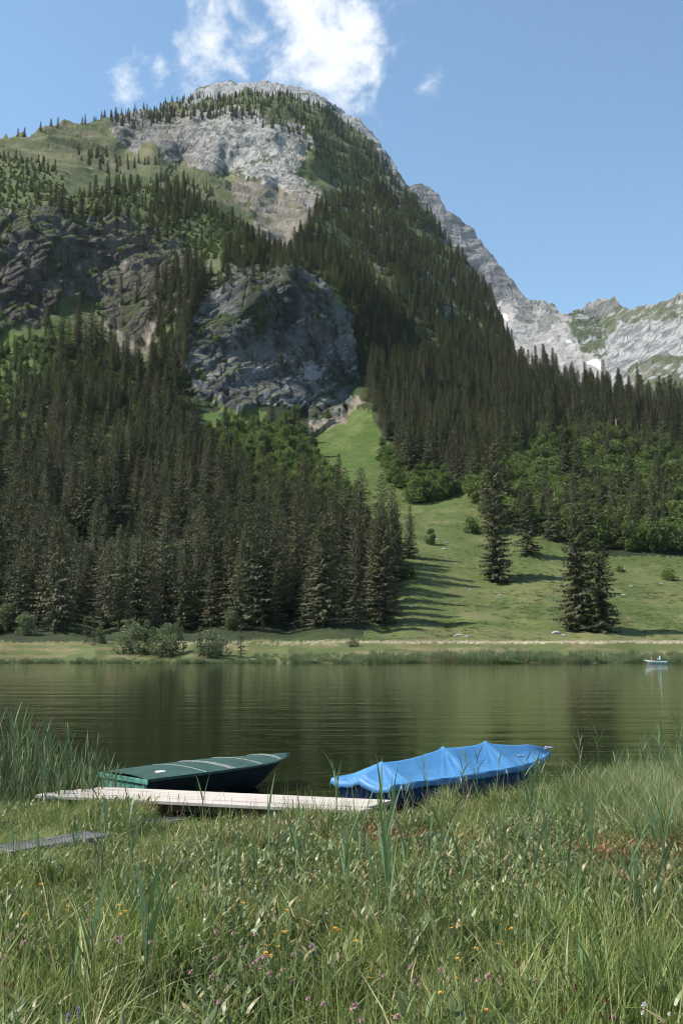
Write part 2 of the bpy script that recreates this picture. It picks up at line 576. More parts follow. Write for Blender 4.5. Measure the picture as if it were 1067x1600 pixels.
# bedding: stepped ledges that rise to the right across the faces
bed = (P[..., 2] - 1.05 * P[..., 0] - .35 * P[..., 1]) / 34.0 + fbm(P / 70.0, 4, .55, 41) * 2.0
sw = bed - np.floor(bed)
bed2 = (P[..., 2] - .85 * P[..., 0] - .3 * P[..., 1]) / 9.0 + fbm(P / 30.0, 4, .55, 43) * 1.8
sw2 = bed2 - np.floor(bed2)
jnt = (P[..., 0] * .9 + P[..., 1] * .5 + .35 * P[..., 2]) / 21.0 + fbm(P / 45.0, 3, .5, 45) * 1.4
sj = np.abs(jnt - np.floor(jnt) - .5) * 2
lower = np.maximum(rk_left, rk_mid)
for _ in range(2):
    lower = (lower + np.roll(lower, 1, 0) + np.roll(lower, -1, 0) + np.roll(lower, 1, 1) + np.roll(lower, -1, 1)) / 5
steps = lower * (np.minimum((1 - sw) * 1.3, sw * 4) * 3.0 + np.minimum((1 - sw2), sw2 * 3) * 1.3 + np.minimum(sj, .35) * 3.2)
disp = steps + rk_s * (1 - .35 * rk_up - .4 * rk_top - .35 * lower - .3 * rk_mid) * (big * 5.0 + blocky * 3.2 + fine * 1.1) * dist_k ** 0.75
soft = fbm(P / 60.0, 4, 0.5, 33) * 7 + ridged(P / 110.0, 3, 0.5, 37) * 6
disp += (1 - rk_s) * np.where(flat, fbm(P / 22.0, 4, 0.55, 34) * 0.55, soft * np.clip((P[..., 1] - 300) / 500, 0, 1.6))
disp[0] = 0
edge = sm(np.linspace(0, 1, P.shape[0]), 0, 0.03)[:, None]
S.P = P + N0 * np.where(PY > 1000, 0.2, 1.0)[..., None] * (disp * edge)[..., None]
S.P[..., 2] = np.maximum(S.P[..., 2], 0.02)
NZ = S.normals()[..., 2:3]
S.P[0, :, 2] = -0.05
# shoreline wobble handled by the gentle foot

# colours: what the ground is made of, with light and shade added on two cliffs
def C(*c): return np.array(c, float)
nA = fbm(P / 45.0, 5, 0.6, 61)[..., None]; nB = fbm(P / 9.0, 4, 0.6, 62)[..., None]
nV = fbm(P / np.array([7, 7, 60.]), 5, 0.62, 63)[..., None]
nS = fbm(np.stack([PX / 3.0, PY / 3.0, PX * 0], -1), 4, .6, 65)[..., None]
forest_floor = lerp(C(.022, .028, .012), C(.045, .060, .02), sm(nA, -.3, .4))
col = forest_floor
upg = lerp(C(.085, .098, .036), C(.125, .118, .055), sm(nA + nB * .6, -.3, .45))
upg = lerp(upg, C(.17, .145, .10), sm(nB + nA, .35, .75))
col = np.where((PY < 560)[..., None], lerp(C(.062, .085, .030), upg, 0.5), col)
col = np.where(msk(UPGRASS)[..., None] > 0, upg, col)
md = lerp(C(.070, .094, .026), C(.116, .122, .045), sm(nA * .8 + nB * .9 + nS * .4, -.4, .45))
md = lerp(md, C(.13, .125, .055), sm(nB * 1.2 + fbm(P / 3.0, 3, .6, 88)[..., None] * .6, .35, .9))
hi = sm(PY, 820, 680)[..., None]
md = lerp(md, md * C(.82, .98, .7), hi)
mdm = in_poly(PX + nS[..., 0] * 8, PY + nS[..., 0] * 5, MEADOW)[..., None]
col = np.where(mdm, md, col)
for p_ in (PATCH, PATCH2):
    col = np.where(msk(p_)[..., None] > 0, lerp(C(.06, .10, .022), C(.085, .12, .03), sm(nB, -.3, .3)), col)
scr = lerp(C(.18, .150, .112), C(.27, .232, .178), sm(nB + nS * .5, -.4, .4))
scr = lerp(scr, upg, sm(nA + nS * .4 - .3 * (PY > 300)[..., None], -.1, .35))
col = np.where(scree[..., None] > 0, scr, col)
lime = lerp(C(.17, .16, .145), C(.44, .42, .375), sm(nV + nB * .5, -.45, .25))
lime = lime * lerp(.62, 1.0, sm(PX + nA[..., 0] * 60, 270, 345))[..., None]  # left part is darker rock; sunlight is put into the paler right part
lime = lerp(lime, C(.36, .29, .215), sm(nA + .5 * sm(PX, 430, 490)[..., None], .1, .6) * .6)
limetop = lerp(C(.22, .22, .21), C(.40, .395, .38), sm(nS + nB * .4, -.4, .3))
dark = lerp(C(.052, .051, .049), C(.165, .16, .155), sm(nV + nA * .7, -.4, .45))  # central cliff: grey rock, darkened further to put its shade into the colour
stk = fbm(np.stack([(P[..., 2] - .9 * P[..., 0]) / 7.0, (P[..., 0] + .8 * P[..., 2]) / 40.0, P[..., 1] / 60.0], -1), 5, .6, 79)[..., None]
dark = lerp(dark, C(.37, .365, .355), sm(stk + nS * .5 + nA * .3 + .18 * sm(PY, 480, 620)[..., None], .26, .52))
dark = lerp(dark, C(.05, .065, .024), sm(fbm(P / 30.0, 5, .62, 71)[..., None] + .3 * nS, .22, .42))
darkl = lerp(C(.062, .052, .042), C(.175, .15, .122), sm(nV + nA * .7, -.45, .5))
darkl = lerp(darkl, C(.055, .068, .026), sm(fbm(P / 34.0, 5, .62, 72)[..., None] + .3 * nS, .16, .36))
darkl = lerp(darkl, C(.3, .285, .26), sm(nV + nS * .6, .5, .75))
fl = lerp(C(.09, .092, .088), C(.27, .265, .255), sm(nV + nB * .4, -.35, .4))
fl = lerp(fl, C(.05, .065, .026), sm(fbm(P / 40.0, 5, .62, 73)[..., None] + .3 * nS, -.02, .22))
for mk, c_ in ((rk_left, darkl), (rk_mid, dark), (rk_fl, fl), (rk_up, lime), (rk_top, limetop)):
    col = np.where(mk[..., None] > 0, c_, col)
# grass holds on every ledge that is not too steep
hold = sm(NZ + .25 * nS + .2 * nA, .62, .84)
col = np.where((np.maximum(rk_left, np.maximum(rk_mid, rk_fl)) > 0)[..., None], lerp(col, lerp(C(.06, .075, .028), C(.10, .115, .04), sm(nB, -.3, .3)), hold * lerp(1.0, .5, rk_mid)[..., None]), col)
# grass ledges in the upper cliff
led = sm(fbm(P / np.array([40, 40, 16.]), 5, .6, 77)[..., None] + .3 * nS, .28, .42)
col = np.where((np.maximum(rk_up, rk_top * (PY > 150)) > 0)[..., None], lerp(col, C(.07, .085, .03), led), col)
# the marsh along the shore: pale dry sedge, then green
ms = PY + nS[..., 0] * 5 + fbm(np.stack([PX / 60, PY / 9, PX * 0], -1), 3, .5, 91) * 7
marsh = lerp(C(.135, .115, .050), C(.175, .15, .08), sm(nB + nS * .6, -.3, .4))
marsh = lerp(marsh, C(.085, .102, .034), sm(fbm(np.stack([PX / 45, PY / 5, PX * 0], -1), 3, .5, 92)[..., None], -.4, .15))
col = np.where((ms > 1001)[..., None] & (PY > 985)[..., None], marsh, col)
strip = (np.abs(PY - (1003 + nS[..., 0] * 3)) < 2.0) & (PX > 480)
col = np.where(strip[..., None], C(.25, .22, .14) * (1 + nS * .9), col)
strip2 = (np.abs(PY - (1004 + nS[..., 0] * 6)) < 3.0) & (PX > 240) & (PX < 560) & (nS[..., 0] > .0)
col = np.where(strip2[..., None], C(.20, .18, .11), col)
rock_attr = np.clip(np.maximum(rk_s, scree * .5), 0, 1)
M_TERR = terrain_mat('mountain_ground')
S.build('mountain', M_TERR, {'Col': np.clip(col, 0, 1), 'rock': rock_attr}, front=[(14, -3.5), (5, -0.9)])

# ------------------------------------------------------------------ far peak and far ridge
def far_sheet(name, c0, c1, step, skyl, foot, rows, dfun, seed, amp, colfun, terr=0.0):
    cs = np.arange(c0, c1, step)
    sh = Sheet(cs, skyl, foot, rows, dfun)
    n = sh.normals()
    P = sh.P
    d = (ridged(P / np.array([260, 260, 420.]), 6, .55, seed) * amp + fbm(P / 60.0, 4, .6, seed + 3) * amp * .35)
    if terr:
        zz = P[..., 2] / 95.0 + fbm(P / 500.0, 3, .5, seed + 9) * 1.6
        saw = zz - np.floor(zz)
        d += (np.abs(saw - .5) * 2) ** 2 * terr
        zz2 = P[..., 2] / 30.0 + fbm(P / 400.0, 3, .5, seed + 10) * 2.0
        d += np.abs(zz2 - np.floor(zz2) - .5) * terr * .45
    sh.P = P + n * d[..., None]
    c, r = colfun(sh)
    sh.build(name, terrain_mat(name + '_rock', 0.3), {'Col': np.clip(c, 0, 1), 'rock': r}, back=((150, -60), (500, -500), (1500, -1500)))
    return sh


def peak_col(sh):
    P = sh.P
    n = fbm(P / np.array([300, 300, 22.]), 5, .6, 101)[..., None]
    n2 = fbm(P / 80.0, 5, .6, 102)[..., None]
    c = lerp(C(.135, .125, .125), C(.29, .275, .265), sm(n + .5 * n2, -.4, .4))
    c = lerp(c, C(.36, .35, .33), sm(n2, .3, .55) * .6)
    return c, np.ones(P.shape[:2])


def ridge_col(sh):
    P, px, py = sh.P, sh.PX, sh.PY
    n = fbm(P / 120.0, 5, .6, 111)[..., None]; n2 = fbm(P / 30.0, 4, .6, 112)[..., None]
    q = np.stack([px / 14, py / 14, px * 0], -1)
    x = px + fbm(q, 4, .6, 113) * 14; y = py + fbm(q + 9, 4, .6, 114) * 14
    scr = lerp(C(.29, .265, .238), C(.36, .335, .305), sm(n2, -.4, .4))
    rockc = lerp(C(.19, .187, .18), C(.40, .395, .38), sm(n2 + n * .4, -.35, .25))
    grs = lerp(C(.10, .118, .055), C(.19, .18, .135), sm(n + n2 * .7, -.2, .45))
    c = np.where((x < 950)[..., None], scr, rockc)
    for poly in ([(880, 485), (905, 480), (985, 462), (1000, 505), (960, 505), (950, 560), (925, 560), (905, 540), (885, 520)], [(985, 480), (1060, 470), (1120, 470), (1120, 500), (1060, 505), (1000, 500)], [(868, 480), (900, 480), (895, 505), (872, 500)],
                 [(985, 575), (1020, 560), (1067, 560), (1067, 620), (985, 620)]):
        c = np.where(in_poly(x, y, poly)[..., None], lerp(grs, rockc, sm(n2, .15, .4)), c)
    out = lerp(C(.13, .13, .12), C(.2, .2, .17), sm(n2, -.3, .3))
    for poly in ([(802, 480), (822, 478), (838, 498), (828, 510), (808, 502)], [(842, 492), (868, 470), (876, 492), (858, 514), (840, 514)], [(905, 480), (960, 470), (972, 488), (930, 500)]):
        c = np.where(in_poly(x, y, poly)[..., None], out, c)
    c = np.where((y < np.interp(px, sh.cols, sh.sky) + 12)[..., None] & (x < 890)[..., None], lerp(C(.2, .19, .18), C(.33, .31, .29), sm(n2, -.3, .3)), c)
    for poly in ([(916, 566), (930, 562), (940, 576), (936, 582), (918, 574)], [(784, 492), (790, 494), (794, 508), (788, 504)], [(884, 532), (892, 530), (894, 534), (886, 536)]):
        c = np.where(in_poly(px, py, poly)[..., None], C(.8, .82, .85), c)
    scr_zone = in_poly(x, y, [(770, 470), (880, 490), (900, 540), (945, 570), (945, 640), (760, 640)])
    return c, np.where(scr_zone, .25, 1.0)


far_sheet('far_peak', 420, 960, 1.6, [(380, 330), (520, 300), (600, 296), (634, 291), (656, 290), (668, 294), (684, 308), (697, 335), (708, 340), (732, 356), (750, 378), (768, 398), (782, 420), (798, 440), (812, 458), (826, 480), (860, 530), (980, 600)],
          660.0, 230, lambda x, y: 4300 + (660 - y) * 2.6 + np.abs(x - 640) * 1.2, 121, 22, peak_col, 6)
far_sheet('far_ridge', 730, 1420, 1.6, [(700, 520), (770, 478), (795, 468), (812, 461), (826, 465), (840, 470), (852, 468), (868, 476), (874, 488), (888, 491), (905, 482), (920, 472), (938, 470), (962, 469), (974, 480), (990, 487), (1012, 482), (1040, 476), (1056, 470), (1067, 462), (1130, 440), (1250, 420), (1420, 410)],
          660.0, 190, lambda x, y: 2900 + (660 - y) * 4.2 - np.clip(x - 940, 0, 130) * 3.5, 131, 22, ridge_col)

# ------------------------------------------------------------------ lake, its bed and the near bank
def water_mat():
    m, g = material('lake_water')
    pos = g.n('ShaderNodeNewGeometry').outputs['Position']
    a = g.noise(g.map(pos, (0.55, 2.4, 1)), 1.0, 4, 0.55, 0.3)
    b = g.noise(g.map(pos, (0.10, 0.42, 1), (0, 0, 0.12)), 1.0, 3, 0.5)
    c = g.noise(g.map(pos, (2.2, 6.5, 1)), 1.0, 2, 0.5)
    h = g.math('ADD', g.math('MULTIPLY', a, 0.55), g.math('MULTIPLY', b, 1.7))
    h = g.math('ADD', h, g.math('MULTIPLY', c, 0.12))
    bp = g.n('ShaderNodeBump', {'Height': h, 'Strength': 0.26, 'Distance': 0.10})
    p = g.n('ShaderNodeBsdfPrincipled', {'Base Color': (0.010, 0.0165, 0.004), 'Roughness': 0.03, 'IOR': 1.333, 'Specular IOR Level': 0.5, 'Normal': bp.outputs[0]})
    g.n('ShaderNodeOutputMaterial', {'Surface': p.outputs[0]})
    return m


v = [(-420, 6, 0), (420, 6, 0), (420, 196, 0), (-420, 196, 0)]
tag(link('lake', mesh('lake', v, [(0, 1, 2, 3)], water_mat())), kind='structure')
bed = simple('lake_bed_mud', (.05, .045, .03), .95, .2, .3)
tag(link('ground', mesh('ground', [(-9000, -9000, -6), (9000, -9000, -6), (9000, 9000, -6), (-9000, 9000, -6)], [(0, 1, 2, 3)], bed)), kind='structure')


def bank_h(x, y):
    """height of the near bank above the lake"""
    x = np.asarray(x, float); y = np.asarray(y, float)
    edge = 15.9 - 1.1 * sm(x, -.9, .2) + 2.3 * sm(x, .9, 1.9) + 0.9 * sm(-x, 4.2, 6.5) + 0.35 * np.sin(x * 1.3) + 0.8 * sm(x, 5, 9)
    h = np.interp(y, [-30, 3.5, 6, 8, 10, 12, 14], [1.2, .9, .70, .52, .34, .22, .14]) + .30 * sm(x, 2.4, 4.6) * sm(y, 9, 13)
    h = h + vnoise(np.stack([x / 1.6, y / 1.6, x * 0], -1), 201) * 0.06 + vnoise(np.stack([x / .5, y / .5, x * 0], -1), 202) * 0.025
    drop = sm(y, edge - 1.6, edge + 1.4)
    return h * (1 - drop) + drop * (-1.2)


xs = np.concatenate([np.linspace(-40, -11, 20), np.linspace(-10.8, 10.8, 150), np.linspace(11, 40, 20)])
yy = np.concatenate([np.linspace(-30, 1.5, 10), np.linspace(2, 22, 130)])
GX, GY = np.meshgrid(xs, yy)
GZ = bank_h(GX, GY)
idx = np.arange(GX.size).reshape(GX.shape)
fc = np.stack([idx[:-1, :-1], idx[:-1, 1:], idx[1:, 1:], idx[1:, :-1]], -1).reshape(-1, 4)
soil = simple('bank_soil', (.045, .045, .02), .95, .3, 1.5, .6, .1, bscale=20)
tag(link('bank', mesh('bank', np.stack([GX, GY, GZ], -1).reshape(-1, 3), fc, soil, True)), kind='structure')

# ------------------------------------------------------------------ vegetation meshes
def kite(V, Fs, base, d, side, length, width, bend=0.0):
    """one leaf or needle spray: a bent four-cornered blade"""
    n = len(V)
    mid = base + d * (length * 0.45)
    tip = base + d * length + Vector((0, 0, -bend * length))
    V += [base, mid + side * width * 0.5, tip, mid - side * width * 0.5]
    Fs.append((n, n + 1, n + 2, n + 3))


def make_spruce(seed, H=26.0, Rr=3.7, clear=0.06, dens=1.0, lean=0.0, thin=0.0, big=1.0, full=.62):
    """needle sprays hung on boughs that leave the trunk at all heights"""
    rn = random.Random(seed)
    V, Fs = [], []
    lop = [rn.uniform(.7, 1.15) for _ in range(9)]
    nb = int(H * 7.5)
    az = 0.0
    for k in range(nb):
        f = clear + (0.985 - clear) * ((k + rn.random()) / nb) ** 1.05
        az += 2.4 + rn.uniform(-.5, .5)
        if rn.random() < thin: continue
        z0 = f * H
        prof = (1 - f) ** full * (0.78 + 0.22 * sm(f, 0.0, 0.12)) + 0.012
        L = max(.3, Rr * prof * rn.choice((rn.uniform(.45, .9), rn.uniform(.8, 1.12))) * lop[int(az / 6.283 * 9 + f * 5) % 9] ** .6)
        out = Vector((math.cos(az), math.sin(az), 0))
        sd = Vector((-math.sin(az), math.cos(az), 0))
        slope = lerp(-.38, .5, sm(f, .3, .98)) + rn.uniform(-.14, .14)
        m = max(4, int(L / 0.30 * dens))
        for j in range(m):
            q = ((j + .6) / m) ** .75
            p = Vector((0, 0, z0)) + out * (L * q) + Vector((0, 0, L * slope * q + L * .18 * q * q * q))
            sl_ = (0.5 + .5 * (1 - q)) * (.55 + .15 * min(L, 4.0)) * big
            for s_ in (-1, 1):
                if rn.random() < .1: continue
                dd = (out * rn.uniform(.1, .9) + sd * s_ * rn.uniform(.25, 1.0) + Vector((0, 0, rn.uniform(-1.25, .05) + slope * .5))).normalized()
                sw = (sd * s_ * -.35 + out * rn.uniform(.5, 1.0) + Vector((0, 0, rn.uniform(-.55, .1)))).normalized()
                kite(V, Fs, p, dd, sw, sl_ * rn.uniform(.7, 1.3), sl_ * rn.uniform(.28, .44), .1)
        kite(V, Fs, Vector((0, 0, z0)) + out * L * .7 + Vector((0, 0, L * slope * .7)), (out + Vector((0, 0, slope + .25))).normalized(), sd, L * .36 + .25, .3)
    for k in range(5):
        a = 6.283 * k / 5
        kite(V, Fs, Vector((0, 0, H * .965)), Vector((math.cos(a) * .16, math.sin(a) * .16, 1)).normalized(), Vector((-math.sin(a), math.cos(a), 0)), H * .04, .16)
    if lean:
        V = [Vector((v.x + lean * v.z, v.y, v.z)) for v in V]
    return mesh('spruce_crown', V, Fs, M_SPRUCE)


def make_trunk(H, r, lean=0.0, mat=None, n=8, seed=0):
    rn = random.Random(seed)
    pts = [(lean * z + rn.uniform(-.03, .03), rn.uniform(-.03, .03), z) for z in (-1.2, 0, .5, H * .25, H * .5, H * .75, H * .98)]
    v, f = tube(pts, [r * 1.5, r * 1.35, r, r * .8, r * .56, r * .3, r * .05], n)
    return mesh('trunk', v, f, mat or M_BARK, True)


def make_bush(seed, H=6.0, W=4.2, n=1500, leaf=.36, mat=None, low=0.05, blobs_n=17):
    """a broadleaved bush or small tree: leaves spread over many uneven clumps"""
    rn = random.Random(seed)
    V, Fs = [], []
    bl = []
    for k in range(blobs_n):
        h = rn.uniform(low, .92) if k % 3 else rn.uniform(low, .3)
        rr = W * .5 * math.sqrt(max(.05, 1 - (abs(h - .4) / .62) ** 2)) * rn.uniform(.25, .95)
        a = rn.uniform(0, 6.28)
        bl.append((Vector((rr * math.cos(a), rr * math.sin(a), h * H)), rn.uniform(.13, .26) * W))
    for k in range(n):
        c, r = rn.choice(bl)
        d = Vector((rn.gauss(0, 1), rn.gauss(0, 1), rn.gauss(.15, .9))).normalized()
        p = c + d * r * rn.uniform(.45, 1.08)
        if p.z < .05: continue
        dd = (d + Vector((rn.uniform(-.8, .8), rn.uniform(-.8, .8), rn.uniform(-.5, .7)))).normalized()
        sd = dd.cross(Vector((rn.uniform(-1, 1), rn.uniform(-1, 1), rn.uniform(-1, 1)))).normalized()
        s = leaf * rn.uniform(.6, 1.4)
        kite(V, Fs, p, dd, sd, s * 1.35, s, rn.uniform(0, .3))
    return mesh('bush_leaves', V, Fs, mat or M_ALDER)


def make_stems(H, W, seed, mat=None, k=6):
    rn = random.Random(seed)
    parts = []
    for i in range(k):
        a = 6.283 * i / k + rn.uniform(-.4, .4)
        e = rn.uniform(.15, .38) * W
        h = H * rn.uniform(.55, .85)
        parts.append(tube([(rn.uniform(-.1, .1), rn.uniform(-.1, .1), -.4), (e * .3 * math.cos(a), e * .3 * math.sin(a), h * .4), (e * math.cos(a), e * math.sin(a), h)], [.035 * H ** .6, .026 * H ** .6, .008 * H ** .6], 5))
    v, f = join_geo(parts)
    return mesh('stems', v, f, mat or M_BARK, True)


M_BARK = simple('spruce_bark', (.085, .068, .052), .9, .25, 3, .4)
M_SPRUCE = leaf_mat('spruce_needles', (.030, .041, .017), (.108, .122, .050), .12, .6, brown=(.145, .118, .070))
M_LARCH = leaf_mat('larch_needles', (.055, .076, .028), (.125, .138, .058), .25, .7)
M_ALDER = leaf_mat('alder_leaves', (.065, .11, .026), (.185, .225, .075), .4, .5)
M_SHRUB = leaf_mat('willow_leaves', (.085, .11, .05), (.18, .2, .11), .35, .6)
M_DEAD = simple('dead_wood', (.26, .24, .22), .9, .2, 3, .4)

SPR = []          # (crown, trunk, height)
for i, (h, r, cl, lean, th) in enumerate([(26, 4.5, .05, 0, .03), (28, 4.8, .08, .012, .08), (24, 4.4, .04, 0, .03), (27, 4.1, .10, -.012, .14), (22, 4.6, .03, 0, .05), (29, 5.2, .05, .01, .08), (25, 3.7, .06, 0, .05)]):
    SPR.append((make_spruce(100 + i, h, r, cl, 1.0, lean, th), make_trunk(h, .32, lean, seed=i), h))
BUSH = []         # (leaves, stems, height)
for i, (h, w, n) in enumerate([(6.5, 4.8, 1900), (5.2, 5.2, 1700), (9.5, 5.0, 2400), (4.2, 4.6, 1500)]):
    BUSH.append((make_bush(300 + i, h, w, n), make_stems(h, w, i), h))


def tree(name, crown, trunk, loc, h, rz, label, cat, group=None, wide=1.0, parts=('trunk', 'crown')):
    e = link(name, None, None, loc)
    e.empty_display_size = 1
    e.rotation_euler = (0, 0, rz)
    e.scale = (h * wide, h * wide, h)
    tag(e, label, cat, group)
    link(parts[0], trunk, e); link(parts[1], crown, e)
    return e


def spruce(px, py, h, rz=None, label=None, cat='tree', group=None, var=None, wide=1.0, name='spruce_tree', loc=None):
    k = random.randrange(len(SPR)) if var is None else var
    c, t, hh = (SPR if var is None else LONE)[k % (7 if var is None else 3)]
    p = S.place(px, py) if loc is None else loc
    return tree(name, c, t, tuple(p), h / hh, random.uniform(0, 6.28) if rz is None else rz, label, cat, group, wide)


# ------------------------------------------------------------------ instancing for what reads as a mass
def scatter_nodes(name, protos):
    ng = bpy.data.node_groups.new(name, 'GeometryNodeTree')
    ng.interface.new_socket('Geometry', in_out='INPUT', socket_type='NodeSocketGeometry')
    ng.interface.new_socket('Geometry', in_out='OUTPUT', socket_type='NodeSocketGeometry')
    N = ng.nodes; L = ng.links
    gi = N.new('NodeGroupInput'); go = N.new('NodeGroupOutput')
    jn = N.new('GeometryNodeJoinGeometry')
    for p in protos:
        oi = N.new('GeometryNodeObjectInfo'); oi.inputs['Object'].default_value = p
        oi.inputs['As Instance'].default_value = True
        L.new(oi.outputs['Geometry'], jn.inputs[0])
    ip = N.new('GeometryNodeInstanceOnPoints')
    m2p = N.new('GeometryNodeMeshToPoints')
    L.new(gi.outputs[0], m2p.inputs['Mesh'])
    L.new(m2p.outputs[0], ip.inputs['Points'])
    L.new(jn.outputs[0], ip.inputs['Instance'])
    ip.inputs['Pick Instance'].default_value = True
    def attr(nm, typ):
        a = N.new('GeometryNodeInputNamedAttribute'); a.data_type = typ; a.inputs[0].default_value = nm
        return a.outputs[0]
    L.new(attr('idx', 'INT'), ip.inputs['Instance Index'])
    L.new(attr('rot', 'FLOAT_VECTOR'), ip.inputs['Rotation'])
    L.new(attr('scl', 'FLOAT_VECTOR'), ip.inputs['Scale'])
    L.new(ip.outputs[0], go.inputs[0])
    return ng


def scatter(name, pos, rot, scl, protos, label, cat, dry=None):
    """one object: protos (meshes) strewn over points"""
    pobs = []
    for p in protos:
        o = bpy.data.objects.new(name + '_kind', p)      # only a source of geometry, never linked to the scene
        pobs.append(o)
    n = len(pos)
    me = bpy.data.meshes.new(name)
    me.vertices.add(n); me.vertices.foreach_set('co', np.asarray(pos, np.float32).ravel())
    a = me.attributes.new('rot', 'FLOAT_VECTOR', 'POINT'); a.data.foreach_set('vector', np.asarray(rot, np.float32).ravel())
    a = me.attributes.new('scl', 'FLOAT_VECTOR', 'POINT'); a.data.foreach_set('vector', np.asarray(scl, np.float32).ravel())
    a = me.attributes.new('idx', 'INT', 'POINT'); a.data.foreach_set('value', rng.integers(0, len(protos), n).astype(np.int32))
    if dry is not None:
        a = me.attributes.new('dry', 'FLOAT', 'POINT'); a.data.foreach_set('value', np.asarray(dry, np.float32))
    o = link(name, me)
    md_ = o.modifiers.new('scatter', 'NODES')
    md_.node_group = scatter_nodes(name, pobs)
    tag(o, label, cat, kind='stuff')
    return o


def joined(name, c, t):
    """trunk and crown of a tree as one mesh for the far wood"""
    n1 = len(c.vertices); n2 = len(t.vertices)
    v = np.zeros((n1 + n2, 3), np.float32)
    b = np.zeros(n1 * 3, np.float32); c.vertices.foreach_get('co', b); v[:n1] = b.reshape(-1, 3)
    b = np.zeros(n2 * 3, np.float32); t.vertices.foreach_get('co', b); v[n1:] = b.reshape(-1, 3)
    Fs = [tuple(p.vertices) for p in c.polygons] + [tuple(i + n1 for i in p.vertices) for p in t.polygons]
    mi = [0] * len(c.polygons) + [1] * len(t.polygons)
    return mesh(name, v, Fs, [c.materials[0], t.materials[0]], False, mi)


FARS = [(make_spruce(130 + i, h, r, .05, .55, 0, .05, 1.5), make_trunk(h, .3, 0, seed=20 + i, n=5), h) for i, (h, r) in enumerate([(26, 4.9), (27, 4.3), (24, 4.6), (25, 3.7)])]
LONE = [(make_spruce(150, 29, 5.0, .05, 1.6, 0, 0, 1.2, .46), make_trunk(29, .4, 0, seed=31), 29), (make_spruce(151, 25, 5.0, .03, 1.6, .02, 0, 1.2, .48), make_trunk(25, .4, .02, seed=32), 25), (make_spruce(152, 27, 4.9, .04, 1.5, -.01, .05, 1.1, .58), make_trunk(27, .4, -.01, seed=33), 27)]
SPR_J = [joined('spruce', c, t) for c, t, h in FARS]
LAR_J = []
for c, t, h in FARS[1:]:
    j = joined('larch', c, t); j.materials[0] = M_LARCH; LAR_J.append(j)
BUSH_J = [joined('bush', c, t) for c, t, h in BUSH]

# ------------------------------------------------------------------ where the trees stand
taken = {}
def free(p, s):
    c = (int(p[0] // s), int(p[1] // s))
    for i in (-1, 0, 1):
        for j in (-1, 0, 1):
            for q in taken.get((s, c[0] + i, c[1] + j), ()):
                if (q[0] - p[0]) ** 2 + (q[1] - p[1]) ** 2 < s * s: return False
    taken.setdefault((s, *c), []).append(p)
    return True


def fill(poly, spacing, tries, hmin, hmax, keep=None, seed=0):
    """places for trees over an area of the slope, no closer than spacing"""
    r = np.random.default_rng(seed)
    a = np.array(poly, float)
    lo, hi = a.min(0), a.max(0)
    q = r.uniform(lo, hi, (tries, 2))
    q = q[in_poly(q[:, 0] + r.normal(0, 3, tries), q[:, 1] + r.normal(0, 3, tries), poly)]
    out = []
    pos = S.place(q[:, 0], q[:, 1])
    den = vnoise(pos / 38.0, 400 + seed)
    for (x, y), p, d in zip(q, pos, den):
        if keep is not None and d < keep(x, y): continue
        if not free(p, spacing): continue
        out.append((x, y, p, r.uniform(hmin, hmax) * (1 + .12 * d)))
    return out


W_SHORE = [(-120, 760), (0, 740), (170, 715), (300, 735), (420, 810), (540, 835), (615, 880), (618, 935), (600, 968), (480, 975), (300, 978), (150, 985), (25, 985), (-120, 980)]
W_LEFT = [(-150, 600), (0, 585), (70, 600), (150, 590), (195, 570), (270, 640), (300, 690), (330, 745), (170, 720), (0, 745), (-150, 760)]
W_LEFT2 = [(70, 520), (110, 500), (160, 500), (165, 545), (200, 570), (160, 600), (80, 600)]
W_GULLY = [(245, 470), (300, 440), (320, 450), (295, 520), (285, 620), (260, 650), (235, 600)]
W_SHELF = [(75, 325), (150, 308), (240, 300), (320, 338), (420, 392), (448, 412), (380, 428), (320, 410), (300, 385), (240, 362), (180, 345), (100, 345)]
W_SHELF2 = [(-80, 250), (40, 250), (110, 300), (60, 330), (-80, 335)]
W_TOP = [(140, 192), (230, 178), (300, 160), (420, 150), (500, 172), (570, 225), (620, 290), (560, 330), (500, 260), (470, 215), (400, 190), (300, 188), (200, 200)]
W_FLANK = [(500, 330), (560, 300), (620, 295), (700, 390), (770, 490), (800, 565), (740, 590), (640, 600), (575, 600), (540, 480), (480, 420), (460, 395)]
W_RIGHT = [(572, 612), (640, 580), (800, 572), (850, 597), (1000, 632), (1067, 642), (1250, 652), (1250, 735), (1067, 715), (1000, 690), (900, 668), (830, 672), (790, 720), (735, 768), (640, 735), (600, 680)]
B_RIGHT = [(735, 770), (790, 720), (835, 678), (900, 672), (1000, 695), (1067, 715), (1250, 735), (1250, 862), (1067, 862), (950, 858), (860, 838), (760, 800)]
B_MID = [(595, 715), (640, 740), (735, 765), (680, 782), (645, 785), (610, 750)]
B_GULLY = [(310, 690), (350, 668), (455, 668), (482, 700), (518, 755), (562, 815), (430, 810), (340, 745)]
B_LEFT = [(-150, 560), (0, 545), (60, 530), (130, 560), (200, 600), (290, 660), (200, 660), (80, 640), (-150, 640)]

